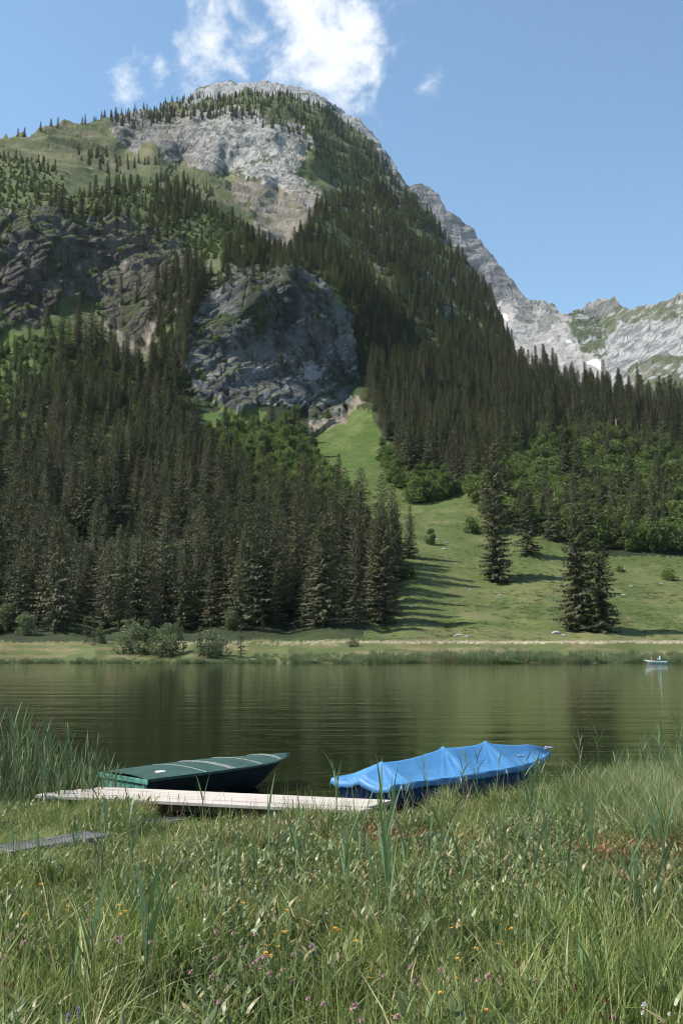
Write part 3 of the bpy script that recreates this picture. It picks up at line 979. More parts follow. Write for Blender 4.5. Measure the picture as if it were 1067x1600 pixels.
def shore_gap(x, y):
    g_ = np.interp(x, [-120, 0, 200, 420, 620], [862, 862, 868, 880, 890])
    return -2 if (y > g_ + 45 or y < g_ - 30) else -.02
near = fill(W_SHORE, 7.0, 30000, 15, 31, shore_gap, 1)
near += fill(W_LEFT, 7.4, 14000, 13, 28, lambda x, y: .16 - .5 * (y > 670), 2)
near += fill(W_LEFT2, 9, 4000, 14, 27, lambda x, y: -.1, 3)
near += fill(W_GULLY, 7, 4000, 18, 27, None, 4)
near += fill(W_RIGHT, 7.2, 40000, 15, 29, None, 5)
near += fill(B_RIGHT, 8.5, 6000, 11, 26, lambda x, y: .12, 6)
near += fill([(320, 470), (370, 415), (460, 398), (505, 440), (440, 425), (380, 438), (335, 480)], 8, 1500, 8, 17, None, 33)
near += fill([(505, 405), (560, 430), (590, 560), (580, 610), (566, 600), (550, 520), (520, 440)], 7, 3000, 10, 20, None, 36)
near += fill(B_GULLY, 14, 1500, 9, 18, lambda x, y: .1, 34)
farw = fill(W_SHELF, 9, 20000, 9, 23, lambda x, y: .25, 7)
farw += fill(W_SHELF2, 14, 3000, 6, 12, lambda x, y: .2, 8)
farw += fill([(120, 240), (260, 270), (340, 320), (240, 300), (150, 300)], 13, 3000, 6, 15, lambda x, y: .05, 35)
farw += fill(W_TOP, 11, 26000, 8, 18, lambda x, y: .1, 9)
farw += fill(W_FLANK, 8.6, 40000, 11, 25, lambda x, y: .22 - .38 * (y > 500), 10)
farw += fill([(260, 440), (460, 420), (540, 500), (550, 640), (300, 640)], 15, 1500, 5, 13, lambda x, y: .1, 12)
farw += fill([(0, 340), (300, 380), (240, 480), (0, 530)], 13, 1500, 6, 15, lambda x, y: .1, 13)
for x, y, hh in [(28, 214, 16), (38, 212, 14), (64, 208, 13), (80, 206, 13), (90, 208, 18), (133, 198, 18), (128, 199, 14), (176, 190, 13), (150, 194, 10)]:
    farw.append((x, y, S.place(x, y), hh))
larch = fill(W_LEFT, 7.5, 6000, 9, 19, lambda x, y: -.1, 17) + fill(B_LEFT, 9, 2500, 7, 15, None, 18) + fill(W_GULLY, 8, 1500, 8, 16, None, 19) + fill(W_FLANK, 8, 16000, 10, 21, lambda x, y: -.1, 14) + fill(W_SHELF, 8.5, 9000, 6, 19, lambda x, y: -.12, 15) + fill(W_FLANK, 12, 6000, 8, 18, lambda x, y: -.5, 30) + fill(W_TOP, 10, 14000, 7, 15, lambda x, y: -.15, 16)

# spruces that stand apart: column and row of the foot, row of the top, variant, width, label
lone = [
    (903, 988, 786, 0, 1.3, 'tallest dark spruce of the close pair standing alone on the shore meadow'),
    (938, 987, 842, 1, 1.3, 'shorter spruce leaning out beside the tallest one on the shore meadow'),
    (776, 908, 766, 1, 1.2, 'broad dark spruce alone in the middle of the sloping meadow'),
    (825, 866, 744, 2, 1.25, 'slim spruce at the upper meadow edge below the alder thicket'),
    (640, 872, 790, 2, 1.05, 'pale green spruce at the meadow edge of the shore wood, topmost of three'),
    (618, 880, 785, 0, 1.0, 'spruce just behind the pale one at the meadow edge of the shore wood'),
    (596, 976, 800, 3, 1.25, 'tall spruce with drooping boughs at the lakeside corner of the shore wood'),
    (505, 980, 800, 6, 1.25, 'tall narrow spruce beside the drooping one at the lakeside wood edge'),
    (985, 800, 690, 5, 1.05, 'big spruce rising out of the alder thicket on the right slope'),
    (885, 765, 660, 0, 1.0, 'tall spruce above the alders, second of the dark cluster'),
    (905, 770, 672, 2, 1.0, 'spruce close beside the tall one above the alders'),
    (770, 830, 690, 1, 1.1, 'dark spruce at the lower tip of the alder thicket'),
    (790, 800, 712, 4, 1.0, 'wide spruce behind the dark one at the tip of the thicket'),
]
for x, y, top, var, wide, lab in lone:
    p = S.place(x, y)
    h = (float(ray(x, top)[1]) - float(ray(x, y)[1])) * p[1]
    spruce(x, y, h, None, lab, var=var, wide=wide)
    free(p, 4.2)

# the 300 spruces that show largest stand as trees of their own; near ones hide those behind
order = sorted(near + farw, key=lambda t: t[2][1])
cover = np.full(1600, 2000.0)
seen = []
for i, (x, y, p, h) in enumerate(order):
    top = y - h / p[1] * F
    hw = max(2, int(3.0 / p[1] * F * .5))
    a, b = int(x) + 200 - hw, int(x) + 200 + hw
    if a < 195 or b > 1272: continue
    vis = np.minimum(y, cover[a:b]).mean() - top
    if vis > 8:
        seen.append((h / p[1] * min(1, vis / (y - top) + .4), i))
    cover[a:b] = np.minimum(cover[a:b], top + 6)
own = {i for s_, i in sorted(seen, reverse=True)[:286]}
ORD = ['first', 'second', 'third', 'fourth', 'fifth', 'sixth', 'seventh', 'eighth', 'ninth', 'tenth', 'eleventh', 'twelfth', 'thirteenth', 'fourteenth', 'fifteenth', 'sixteenth', 'seventeenth', 'eighteenth', 'nineteenth', 'twentieth']
front = sorted([i for i in own if in_poly(order[i][0], order[i][1], W_SHORE) and order[i][1] > 952], key=lambda i: order[i][0])
rank = {i: k for k, i in enumerate(front)}
for i in sorted(own):
    x, y, p, h = order[i]
    size = 'tall' if h > 25 else 'low' if h < 18 else 'middling'
    grp = None
    if i in rank:
        k = rank[i]; kb = len(front) - 1 - k
        if k <= kb and k < 20: lab = f'{size} spruce in the front row of the shore wood, {ORD[k]} from its left end'
        elif kb < 20: lab = f'{size} spruce in the front row of the shore wood, {ORD[kb]} from its meadow end'
        else: lab, grp = f'{size} spruce in the middle of the front row of the shore wood', 'front row middle'
    elif in_poly(x, y, W_SHORE):
        where_ = 'left end' if x < 130 else 'left half' if x < 300 else 'middle' if x < 450 else 'meadow end'
        tier = 'just behind the front row' if y > 900 else 'up the slope behind'
        lab = f'{size} dark spruce {tier} at the {where_} of the shore wood'
    elif x < 330:
        lab = f'{size} spruce on the steep left slope ' + ('below the brown cliffs' if y < 600 else 'above the shore wood, left part' if x < 150 else 'above the shore wood, nearer the grey cliff')
    elif x < 560: lab = f'{size} spruce on the rocky slope around the grey cliff'
    elif y > 690 and x > 735: lab = f'{size} dark spruce among the bright alders ' + ('beside the dead trunk' if 900 < x else 'towards the open meadow')
    else: lab = f'{size} spruce in the right slope wood ' + ('above the meadow tongue' if x < 760 else 'above the alders' if x < 930 else 'at the right edge')
    if grp is None and i not in rank: grp = lab
    spruce(x, y, h, None, lab, group=grp, loc=p, wide=random.uniform(1.05, 1.6))
rest = [t for i, t in enumerate(order) if i not in own]


def strew(name, lst, protos, hs, label, cat, wide=(1.0, 1.55)):
    n = len(lst)
    pos = np.array([t[2] for t in lst])
    k = np.array([t[3] for t in lst]) / np.mean(hs)
    w = rng.uniform(*wide, n)
    scl = np.stack([k * w, k * w, k], -1)
    rot = np.stack([rng.normal(0, .02, n), rng.normal(0, .02, n), rng.uniform(0, 6.28, n)], -1)
    return scatter(name, pos, rot, scl, protos, label, cat)


strew('spruce_forest', rest, SPR_J, [h for c, t, h in FARS], 'dark spruce forest covering the mountain side', 'forest')
strew('larch_wood', larch, LAR_J, [25], 'lighter green larches scattered high on the mountain', 'forest')

# broadleaved thickets
bushes = fill(B_RIGHT, 3.6, 9000, 4.5, 9.5, None, 20) + fill(B_MID, 3.6, 1500, 4, 8, None, 21) + fill(B_GULLY, 3.8, 6000, 3.5, 8, None, 22) + fill(B_LEFT, 4.5, 4000, 3, 6.5, lambda x, y: -.2, 23)
border = sorted(bushes, key=lambda t: t[2][1])
cover[:] = 2000
seenb = []
for i, (x, y, p, h) in enumerate(border):
    top = y - h / p[1] * F; a, b = int(x) + 195, int(x) + 205
    if 200 < a < 1265 and min(y, cover[a:b].mean()) - top > 4: seenb.append((h / p[1], i))
    if 200 < a < 1265: cover[a:b] = np.minimum(cover[a:b], top + 3)
ownb = {i for s_, i in sorted(seenb, reverse=True)[:230]}
for i in ownb:
    x, y, p, h = border[i]
    k = random.randrange(len(BUSH)); lv, st, hh = BUSH[k]
    if x > 730: lab = ('big' if h > 7.2 else 'small') + ' bright alder bush ' + ('at the meadow edge of the thicket' if y > 825 else 'in the middle of the thicket' if y > 750 else 'at the top of the thicket under the spruces') + (', right part' if x > 960 else ', middle part' if x > 850 else ', left part'); grp = lab
    elif x > 585: lab, grp = 'rounded green bush at the foot of the right slope wood', 'bushes below the right slope wood'
    elif x > 300: lab, grp = 'green bush in the thicket below the grey cliff', 'bushes below the cliff'
    else: lab, grp = 'light green bush on the steep left slope', 'bushes on the left slope'
    tree('alder_bush', lv, st, tuple(p), h / hh, random.uniform(0, 6.28), lab, 'bush', grp, random.uniform(.9, 1.3), ('stems', 'foliage'))
strew('alder_thicket', [t for i, t in enumerate(border) if i not in ownb] + fill(W_SHELF2, 6, 3000, 2, 4.5, None, 24) + fill([(330, 335), (430, 390), (440, 420), (360, 425), (300, 400)], 6, 2500, 2, 5, None, 25) + fill(W_FLANK, 8, 9000, 2, 6, None, 26) + fill(W_SHELF, 7, 5000, 2, 5, None, 31) + fill(W_TOP, 11, 5000, 2, 4, None, 32)
      + fill([(-80, 540), (300, 560), (330, 640), (-80, 600)], 8, 2000, 2, 5, None, 27) + fill(MID_CLIFF, 9, 4000, 1.5, 4.5, lambda x, y: .0, 28) + fill(LEFT_CLIFF, 9, 5000, 1.5, 5, lambda x, y: -.05, 29),
      BUSH_J, [h for c, t, h in BUSH], 'low green scrub and alder thicket on the slopes', 'scrub', (.9, 1.3))

# ------------------------------------------------------------------ far shore: bushes, reeds, stones, snag
M_REED = leaf_mat('reed_leaves', (.065, .115, .035), (.21, .26, .13), .25, .5, True, (.24, .2, .11), spec=.4)
WIL = [(make_bush(500 + i, h, w, n, .26, M_SHRUB, .0, 15), make_stems(h, w, 40 + i, k=5), h) for i, (h, w, n) in enumerate([(5, 5.6, 1900), (4, 5.2, 1600), (6.5, 4.4, 1700)])]
YOUNG = [(make_spruce(160 + i, 7, 1.15, .05, 1.6, 0, .25), make_trunk(7, .09, 0, seed=50 + i), 7) for i in range(2)]
ROUND = [(make_bush(520, 7, 6.5, 1900, .34, M_SHRUB, .04, 16), make_stems(7, 6, 60), 7)]
shore = [  # column, row of foot, row of top, width factor, model, label
    (205, 1022, 974, 1.0, WIL[0], 'grey green willow bush on the marsh, first of the clump left of the thin saplings'),
    (234, 1022, 968, .8, WIL[2], 'tallest grey green willow bush in the clump on the marsh'),
    (268, 1025, 978, .9, WIL[1], 'low grey green willow bush ending the clump on the marsh'),
    (328, 1026, 988, .85, WIL[1], 'small thin willow bush between two saplings on the marsh'),
    (345, 1025, 994, .9, WIL[0], 'small ragged bush beside the second sapling on the marsh'),
    (157, 1005, 972, .8, WIL[2], 'narrow bush in front of the shore wood near its left end'),
    (278, 1000, 964, .7, WIL[2], 'slim leafy bush against the dark gap of the shore wood'),
    (362, 985, 944, .8, ROUND[0], 'round bright bush in front of the middle of the shore wood'),
    (14, 985, 938, 1.1, ROUND[0], 'big round grey green bush at the left end of the shore wood'),
    (40, 992, 958, .9, WIL[0], 'low grey green bush beside the big round one at the left'),
    (8, 945, 880, 1.0, ROUND[0], 'tall rounded bush behind the shore wood at the left edge'),
    (548, 1010, 994, 1.0, WIL[1], 'tiny lone bush on the pale marsh below the shore wood'),
    (736, 832, 810, .9, BUSH[3], 'single small round bush on the open meadow'),
    (672, 850, 826, .8, BUSH[0], 'leafy bush beside the pale spruce at the meadow edge'),
    (637, 905, 885, .9, BUSH[3], 'dark low bush below the pale spruce on the meadow'),
    (650, 785, 745, 1.2, BUSH[0], 'big rounded bush at the top bend of the meadow'),
    (1047, 906, 890, 1.3, BUSH[3], 'low round bush by the right edge of the meadow'),
    (968, 893, 884, 1.6, BUSH[1], 'flat bush on the meadow below the alder thicket'),
]
for x, y, top, wd, (lv, st, hh), lab in shore:
    p = S.place(x, y)
    h = (float(ray(x, top)[1]) - float(ray(x, y)[1])) * p[1]
    tree('willow_bush' if lv.materials[0] is M_SHRUB else 'round_bush', lv, st, tuple(p), h / hh, random.uniform(0, 6.28), lab, 'bush', None, wd, ('stems', 'foliage'))
for x, y, top, k, lab in [(312, 1026, 978, 0, 'thin young spruce on the marsh, between the willow clump and the ragged bush'), (376, 1028, 976, 1, 'thin dark sapling on the marsh nearest the middle of the shore'),
                          (133, 1005, 962, 0, 'pale sapling in front of the shore wood near its left end'), (410, 988, 962, 1, 'little dark sapling at the edge of the shore wood'), (146, 1008, 968, 1, 'bare stemmed sapling beside the narrow bush')]:
    p = S.place(x, y); c, t, hh = YOUNG[k]
    h = (float(ray(x, top)[1]) - float(ray(x, y)[1])) * p[1]
    tree('young_spruce', c, t, tuple(p), h / hh, k, lab, 'tree', None, 1.25)

# dead standing trunk
p = S.place(963, 692)
hs = (float(ray(963, 655)[1]) - float(ray(963, 692)[1])) * p[1]
v, f = join_geo([tube([(0, 0, -1), (.1, 0, hs * .5), (0, .1, hs)], [.55, .42, .2], 8)] + [tube([(0, 0, hs * q), (a, b, hs * q + .5)], [.12, .04], 5) for q, a, b in ((.4, 1.2, -.5), (.55, -1, .4), (.7, .8, .6), (.82, -.7, -.5))])
tag(link('dead_tree', mesh('dead_tree', v, f, M_DEAD, True), None, p), 'bare pale dead trunk standing above the alder thicket', 'tree')

M_STONE = simple('field_stone', (.33, .31, .29), .9, .2, 1.2, .5)


def boulder(seed, s):
    r = np.random.default_rng(seed)
    import bmesh
    bm = bmesh.new(); bmesh.ops.create_icosphere(bm, subdivisions=2, radius=1)
    co = np.array([v.co[:] for v in bm.verts])
    k = 1 + .28 * vnoise(co * 1.4 + seed * 3, seed) + .12 * vnoise(co * 3.3, seed + 1)
    co = co * k[:, None] * np.array([s, s * .75, s * .5])
    for v, c in zip(bm.verts, co): v.co = c
    me = bpy.data.meshes.new('boulder'); bm.to_mesh(me); bm.free()
    me.materials.append(M_STONE)
    return me


stones = [(715, 995, 1.0, 'pale boulder on the meadow above the pale marsh strip'), (730, 997, .6, 'small stone beside the pale boulder above the marsh strip'), (868, 990, 1.0, 'flat pale stone left of the tall spruce pair'), (880, 993, .7, 'small stone nearest the foot of the tall spruce pair'),
          (780, 930, .55, 'small stone on the open meadow below the broad lone spruce'), (641, 948, .8, 'grey stone at the shadowed meadow edge below the shore wood'), (693, 858, .8, 'pale stone on the meadow beside the leafy bush'), (697, 848, .7, 'pale stone just above its neighbour by the leafy bush'), (683, 843, .9, 'grey stone close to the leafy bush at the meadow edge'),
          (974, 930, .7, 'pale stone on the meadow beyond the tall spruce pair'), (985, 916, .6, 'small stone at the shadow tip on the right of the meadow'), (972, 890, .9, 'pale stone below the alder thicket'), (1033, 913, .7, 'small stone by the low round bush on the right'), (735, 921, .5, 'tiny stone on the middle of the meadow')]
for k, (x, y, s, lab) in enumerate(stones):
    p = S.place(x, y) + np.array([0, 0, .1])
    tag(link('boulder', boulder(k, s), None, p), lab, 'stone')


def blade(V, Fs, base, az, length, width, lean, curl, seg=3, twist=0.0):
    """a grass or reed blade: a tapering bent strip"""
    o = Vector((math.cos(az), math.sin(az), 0)); sd = Vector((-math.sin(az + twist), math.cos(az + twist), 0))
    n = len(V)
    for i in range(seg):
        q = i / seg
        r_ = lean * length * q + curl * length * q * q
        z_ = length * q * math.sqrt(max(.05, 1 - lean * lean)) - curl * .45 * length * q * q
        w = width * (.55 + .9 * q if q < .4 else (1 - q) * 1.5 + .01) * .5
        c = base + o * r_ + Vector((0, 0, z_))
        V += [c - sd * w, c + sd * w]
    V.append(base + o * (lean * length + curl * length) + Vector((0, 0, length * math.sqrt(max(.05, 1 - lean * lean)) - curl * .45 * length)))
    for i in range(seg - 1):
        Fs.append((n + 2 * i, n + 2 * i + 1, n + 2 * i + 3, n + 2 * i + 2))
    Fs.append((n + 2 * seg - 2, n + 2 * seg - 1, n + 2 * seg))


def tuft(seed, n, rad, lmin, lmax, w, lean, curl, mat, name='tuft'):
    rn = random.Random(seed)
    V, Fs = [], []
    for k in range(n):
        a = rn.uniform(0, 6.28); r_ = rad * math.sqrt(rn.random())
        blade(V, Fs, Vector((r_ * math.cos(a), r_ * math.sin(a), -.02)), a + rn.uniform(-1.3, 1.3), rn.uniform(lmin, lmax), w * rn.uniform(.7, 1.3), rn.uniform(.02, lean), rn.uniform(0, curl), 3, rn.uniform(-.8, .8))
    return mesh(name, V, Fs, mat)


def reed_parts(seed, H, leaves, L, w):
    """stalk and leaves of one reed"""
    rn = random.Random(seed)
    bend = rn.uniform(-.06, .06)
    def axis(q): return Vector((bend * H * q * q, rn.uniform(-.002, .002), H * q))
    st = tube([axis(q) for q in (0, .3, .6, .85, .97)], [.0045, .004, .0035, .0025, .001], 5)
    V, Fs = [], []
    a = rn.uniform(0, 6.28)
    lv = []
    for k in range(leaves):
        q = .28 + .66 * k / leaves + rn.uniform(-.03, .03)
        v_, f_ = [], []
        blade(v_, f_, axis(q), a + rn.uniform(-.5, .5), L * rn.uniform(.7, 1.15) * (1 - .25 * abs(q - .6)), w * rn.uniform(.8, 1.2), rn.uniform(.08, .38), rn.uniform(.02, .25), 4, rn.uniform(-1.2, 1.2))
        a += math.pi + rn.uniform(-.4, .4)
        lv.append((v_, f_))
    return st, lv


def reed_mesh(seed, H, leaves, L, w):
    st, lv = reed_parts(seed, H, leaves, L, w)
    v, f = join_geo([st] + lv)
    return mesh('reed', v, f, M_REED)


# tufts on the pasture
M_TUFT = leaf_mat('pasture_tufts', (.045, .065, .016), (.14, .145, .05), .3, .6)
pt_ = [tuft(720 + i, 26, .5, .10, .34, .07, .7, .5, M_TUFT, 'pasture_tuft') for i in range(3)]
q = rng.uniform((470, 640), (1090, 1000), (16000, 2))
q = q[in_poly(q[:, 0], q[:, 1], MEADOW)]
pos = S.place(q[:, 0], q[:, 1])
dn = fbm(pos / 14.0, 3, .5, 640)
kp = rng.random(len(pos)) < .35 + 1.2 * dn
pos = pos[kp]; n = len(pos)
k = rng.uniform(.6, 2.0, n)
scatter('pasture_tufts', pos, np.stack([0 * k, 0 * k, rng.uniform(0, 6.28, n)], -1), np.stack([k, k, k * .8], -1), pt_, 'rough grass tufts over the sloping meadow', 'grass')

# reed belt of the far shore
tall = [tuft(700 + i, 60, .8, .9, 1.7, .05, .25, .15, M_REED, 'reed_clump') for i in range(3)]
n = 2000
qx = rng.uniform(-60, 1130, n); qy = 1036 - np.abs(rng.normal(0, 1, n)) * np.where(qx > 400, 7, 3) + 1.0
pos = S.place(qx, np.minimum(qy, 1035.8)); pos[:, 2] = np.maximum(pos[:, 2] - .1, -.25)
rk_ = sm(qx + fbm(np.stack([qx / 40, qx * 0, qx * 0], -1), 2, .5, 650) * 160, 330, 640)
k = lerp(rng.uniform(.25, .55, n), rng.uniform(.5, 1.1, n), rk_) * np.where(qy < 1024, .6, 1) * (1 + .5 * fbm(np.stack([qx / 15, qx * 0, qx * 0], -1), 2, .5, 651))
scatter('reed_belt', pos, np.stack([0 * k, 0 * k, rng.uniform(0, 6.28, n)], -1), np.stack([k, k, k], -1), tall, 'grey green reeds along the far shore', 'reeds', np.clip(rng.normal(.3, .3, n), 0, 1))
v = []; f = []
M_SEDGE_D = leaf_mat('islet_sedge', (.035, .055, .015), (.07, .09, .03), .25, .6)
p = at_z(795, 1036.8, 0.0)
rn = random.Random(3)
V, Fs = [], []
for kk in range(900):
    a = rn.uniform(0, 6.28); r_ = math.sqrt(rn.random())
    blade(V, Fs, Vector((3.0 * r_ * math.cos(a), .9 * r_ * math.sin(a), -.1)), a, rn.uniform(.5, 1.15) * (1.15 - .5 * r_), .05, rn.uniform(.05, .5), rn.uniform(0, .3))
tag(link('sedge_islet', mesh('sedge_islet', V, Fs, M_SEDGE_D), None, p), 'dark green sedge clump standing in the water off the far reeds', 'plant')

# ------------------------------------------------------------------ near bank
def bank_hit(px, py):
    u, t = ray(px, py)
    Y = 4.0
    for _ in range(60):
        z = float(bank_h(u * Y, Y)); Y2 = (z - CAMZ) / float(t)
        Y = Y * .5 + Y2 * .5
    return Vector((float(u * Y), Y, float(bank_h(u * Y, Y))))


# landing stage of pale boards
M_BOARD = simple('pale_board', (.46, .40, .345), .8, .10, 2.0, .25, .2, stretch=(.6, 6, 6), bscale=9)
M_BEAM = simple('stage_beam', (.10, .066, .045), .9, .25, 3, .4, stretch=(.6, 5, 5))
M_GREY = simple('weathered_board', (.23, .22, .20), .92, .22, 4, .5, stretch=(.5, 6, 6))
A = at_z(56, 1242, .30); B = at_z(563, 1266, .30)
ang = math.atan2(B.y - A.y, B.x - A.x)
stage = link('landing_stage', None, None, (A.x, A.y, 0)); stage.rotation_euler = (0, 0, ang)
tag(stage, 'pale wooden landing stage of long boards in front of the two boats', 'dock')
LN = (B - A).length
for k, (y0, w, x0, x1) in enumerate([(0.0, .275, 0.0, LN), (.278, .27, .10, LN + .02), (.556, .265, .26, LN + .05), (.824, .26, .48, LN + .12)]):
    vv, ff = box(((x0 + x1) / 2, y0 + w / 2, .275), (x1 - x0, w, .05))
    vv = [Vector((q.x + (.0 if q.x < 1 else .1 * (q.y - y0) / w), q.y, q.z + (.006 * math.sin(k * 2.1 + q.x)))) for q in vv]
    o = link('plank', mesh('plank', vv, ff, M_BOARD), stage)
    b = o.modifiers.new('bevel', 'BEVEL'); b.width = .006; b.segments = 2
for y0 in (.24, .90):
    vv, ff = box((LN / 2 + .1, y0, .185), (LN - .5, .10, .12))
    link('beam', mesh('beam', vv, ff, M_BEAM), stage)
for x0 in (.5, 2.0, 3.5, LN - .15):
    for y0 in (.18, .82):
        vv, ff = tube([(x0, y0, -1.2), (x0, y0, .12), (x0, y0, .245)], [.06, .06, .055], 8)
        link('post', mesh('post', vv, ff, M_BEAM, True), stage)

# broken timber under the stage
Lg = bank_hit(492, 1281)
rn = random.Random(5)
vv, ff = tube([(-.32, 0, .05), (-.18, .02, .10), (.05, .0, .11), (.2, -.03, .08), (.34, .03, .03)], [.05, .1, .11, .09, .03], 9)
vv = [Vector((q.x, q.y, q.z * (1 + rn.uniform(-.12, .12)))) for q in vv]
o = link('timber_log', mesh('timber_log', vv, ff, simple('rotten_wood', (.30, .19, .13), .9, .35, 6, .8, stretch=(.5, 4, 4)), False), None, Lg)
o.rotation_euler = (0, 0, .1)
tag(o, 'short broken reddish log lying under the front of the landing stage', 'log')

# sunken boardwalk with wire over its boards
M_WIRE = simple('wire_mesh', (.30, .29, .27), .6, .2, 10, metal=.6)
bw = []
for (x0, y0, x1, y1, lab) in [(22, 1344, 178, 1316, 'grey weathered boardwalk piece under wire, sunk in grass at the left'), (262, 1293, 408, 1272, 'grey weathered boardwalk piece half hidden in grass near the landing stage')]:
    a = bank_hit(x0, y0); b = bank_hit(x1, y1)
    d = (b - a); L_ = d.length
    e = link('boardwalk', None, None, (a.x, a.y, a.z + .07)); e.rotation_euler = (0, -math.atan2(d.z, math.hypot(d.x, d.y)), math.atan2(d.y, d.x))
    tag(e, lab, 'boardwalk')
    for k in range(4):
        vv, ff = box((L_ / 2 + random.uniform(-.04, .04), .05 + k * .105, random.uniform(-.006, .006)), (L_, .095, .035))
        link('plank', mesh('plank', vv, ff, M_GREY), e)
    for k in range(2):
        vv, ff = box((L_ * (.2 + .6 * k), .25, -.06), (.09, .5, .08)); link('bearer', mesh('bearer', vv, ff, M_GREY), e)
    pr = []
    for k in range(int(L_ / .05)):
        pr.append(box((.02 + k * .05, .2, .026), (.004, .42, .004)))
    for k in range(9):
        pr.append(box((L_ / 2, .0 + k * .05, .0305), (L_, .004, .004)))
    vv, ff = join_geo(pr)
    link('wire_netting', mesh('wire_netting', vv, ff, M_WIRE), e)
    bw.append((Vector((a.x, a.y)), Vector((b.x, b.y))))


# ------------------------------------------------------------------ boats
def hull_mesh(L, beam, sheer, keel, rake, full, mat, rim=.0, n=28, round_=.35):
    V, Fs = [], []
    m = 13
    for i in range(n + 1):
        s = i / n
        b = beam * (1 - max(0, (s - full) / (1 - full)) ** 2.3) * (.9 + .1 * min(1, s / .3)) + .012
        zs = sheer(s); zk = keel(s)
        for j in range(m):
            c = -1 + 2 * j / (m - 1)
            w = abs(c)
            q = w ** 2.6                        # flat floor, then steep sides
            y = b * math.copysign(min(1, w * 1.28) ** .9 * (.82 + .18 * q), c)
            z = zk + (zs - zk) * q
            x = L * s * (1 - rake * (1 - q) * s * s)
            V.append((x, y, z))
    for i in range(n):
        for j in range(m - 1):
            a = i * m + j
            Fs.append((a, a + m, a + m + 1, a + 1))
    return V, Fs, m


def half_beam(s, beam, full):
    return beam * (1 - max(0, (s - full) / (1 - full)) ** 2.3) * (.9 + .1 * min(1, s / .3)) + .012


# green boat
M_STRIP = simple('worn_white_strip', (.27, .28, .26), .7, .2, 14)
M_GHULL = simple('dark_hull_paint', (.006, .010, .012), .55, .3, 4, .1)
M_GDECK = simple('green_deck_paint', (.030, .070, .055), .5, .16, 5, .12, .45)
M_GSTERN = simple('worn_green_paint', (.065, .20, .155), .7, .28, 9, .4)
M_WHITE = simple('white_paint', (.62, .60, .55), .6, .08, 12)
Gs = at_z(237, 1219, .42); Gf = at_z(157, 1204, .45); Gb = at_z(448, 1178, .52)
st_ = (Gs + Gf) / 2
ga = math.atan2(Gb.y - st_.y, Gb.x - st_.x); gL = math.hypot(Gb.y - st_.y, Gb.x - st_.x)
gb = link('rowing_boat', None, None, (st_.x, st_.y, 0)); gb.rotation_euler = (0, 0, ga)
tag(gb, 'dark green boat with a flat green deck cover moored behind the landing stage', 'boat')
gbeam = (Gs - Gf).length / 2
gsh = lambda s: .41 + .08 * s; gk = lambda s: -.14 + .30 * max(0, (s - .55) / .45) ** 2
V, Fs, m = hull_mesh(gL - .04, gbeam - .02, gsh, gk, .16, .48, M_GHULL)
link('hull', mesh('hull', V, Fs, M_GHULL, True), gb)
V2 = [Vector(V[j]) + Vector((-.004, 0, 0)) for j in range(m)]
V3 = [q + Vector((-.03, 0, 0)) for q in V2]
ff = [tuple(range(m)), tuple(range(2 * m - 1, m - 1, -1))] + [(j, j + m, (j + 1) % m + m, (j + 1) % m) for j in range(m)]
link('transom', mesh('transom', V2 + V3, ff, M_GSTERN), gb)
cuts = [-.012, .30, .46, .66, .84, 1.012]
def deck_z(s, c): return gsh(max(0, min(1, s))) + .012 + .045 * (1 - c * c)
def deck_strip(s0, s1, lift, th, over, c0=-1, c1=1, ns=8, nc=10):
    V, Fs = [], []
    for top in (1, 0):
        for i in range(ns + 1):
            s = s0 + (s1 - s0) * i / ns
            hb = half_beam(max(0, min(1, s)), gbeam, .48) + over
            if s > .985: hb *= math.sqrt(max(0, 1 - ((s - .985) / .03) ** 2)) * .9 + .05
            for j in range(nc + 1):
                c = c0 + (c1 - c0) * j / nc
                V.append((gL * s, hb * c, deck_z(s, c) + lift + (th if top else 0)))
    k = (ns + 1) * (nc + 1)
    for i in range(ns):
        for j in range(nc):
            a = i * (nc + 1) + j
            Fs.append((a, a + nc + 1, a + nc + 2, a + 1)); Fs.append((a + k, a + k + 1, a + k + nc + 2, a + k + nc + 1))
    rim_ = [i * (nc + 1) for i in range(ns + 1)] + [ns * (nc + 1) + j for j in range(1, nc + 1)] + [i * (nc + 1) + nc for i in range(ns - 1, -1, -1)] + [j for j in range(nc - 1, 0, -1)]
    for a, b in zip(rim_, rim_[1:] + rim_[:1]): Fs.append((a, b, b + k, a + k))
    return V, Fs
for k in range(5):
    V, Fs = deck_strip(cuts[k], cuts[k + 1] + .012, -.012 + .003 * (4 - k), .012, .035 - .004 * (k % 2))
    link('deck_panel', mesh('deck_panel', V, Fs, M_GDECK), gb)
for s0, dbl in ((.452, 1), (.655, 0), (.835, 1), (.30, 0)):
    for d in ((0, .02) if dbl else (0,)):
        V, Fs = deck_strip(s0 + d, s0 + d + .0045, .010, .010, .02, -1.0, 1.0, 1, 10)
        link('batten', mesh('batten', V, Fs, M_STRIP), gb)
V, Fs = tube([(gL * .13, -gbeam * .45, deck_z(.13, -.45) + .004), (gL * .13, -gbeam * .45, deck_z(.13, -.45) + .022)], [.095, .09], 20)
link('hatch_disc', mesh('hatch_disc', V, Fs, M_WHITE), gb)
V = []; Fs = []
vv, ff = box((-.05, 0, .392), (.02, gbeam * 1.98, .075)); link('stern_lip', mesh('stern_lip', vv, ff, M_GSTERN), gb)
for sgn in (-1, 1):
    rp = [(gL * s, sgn * (half_beam(s, gbeam, .48) + .012), gsh(s) - .01) for s in np.linspace(0, .985, 14)]
    vv, ff = tube(rp, .018, 6); link('gunwale', mesh('gunwale', vv, ff, M_GDECK, True), gb)

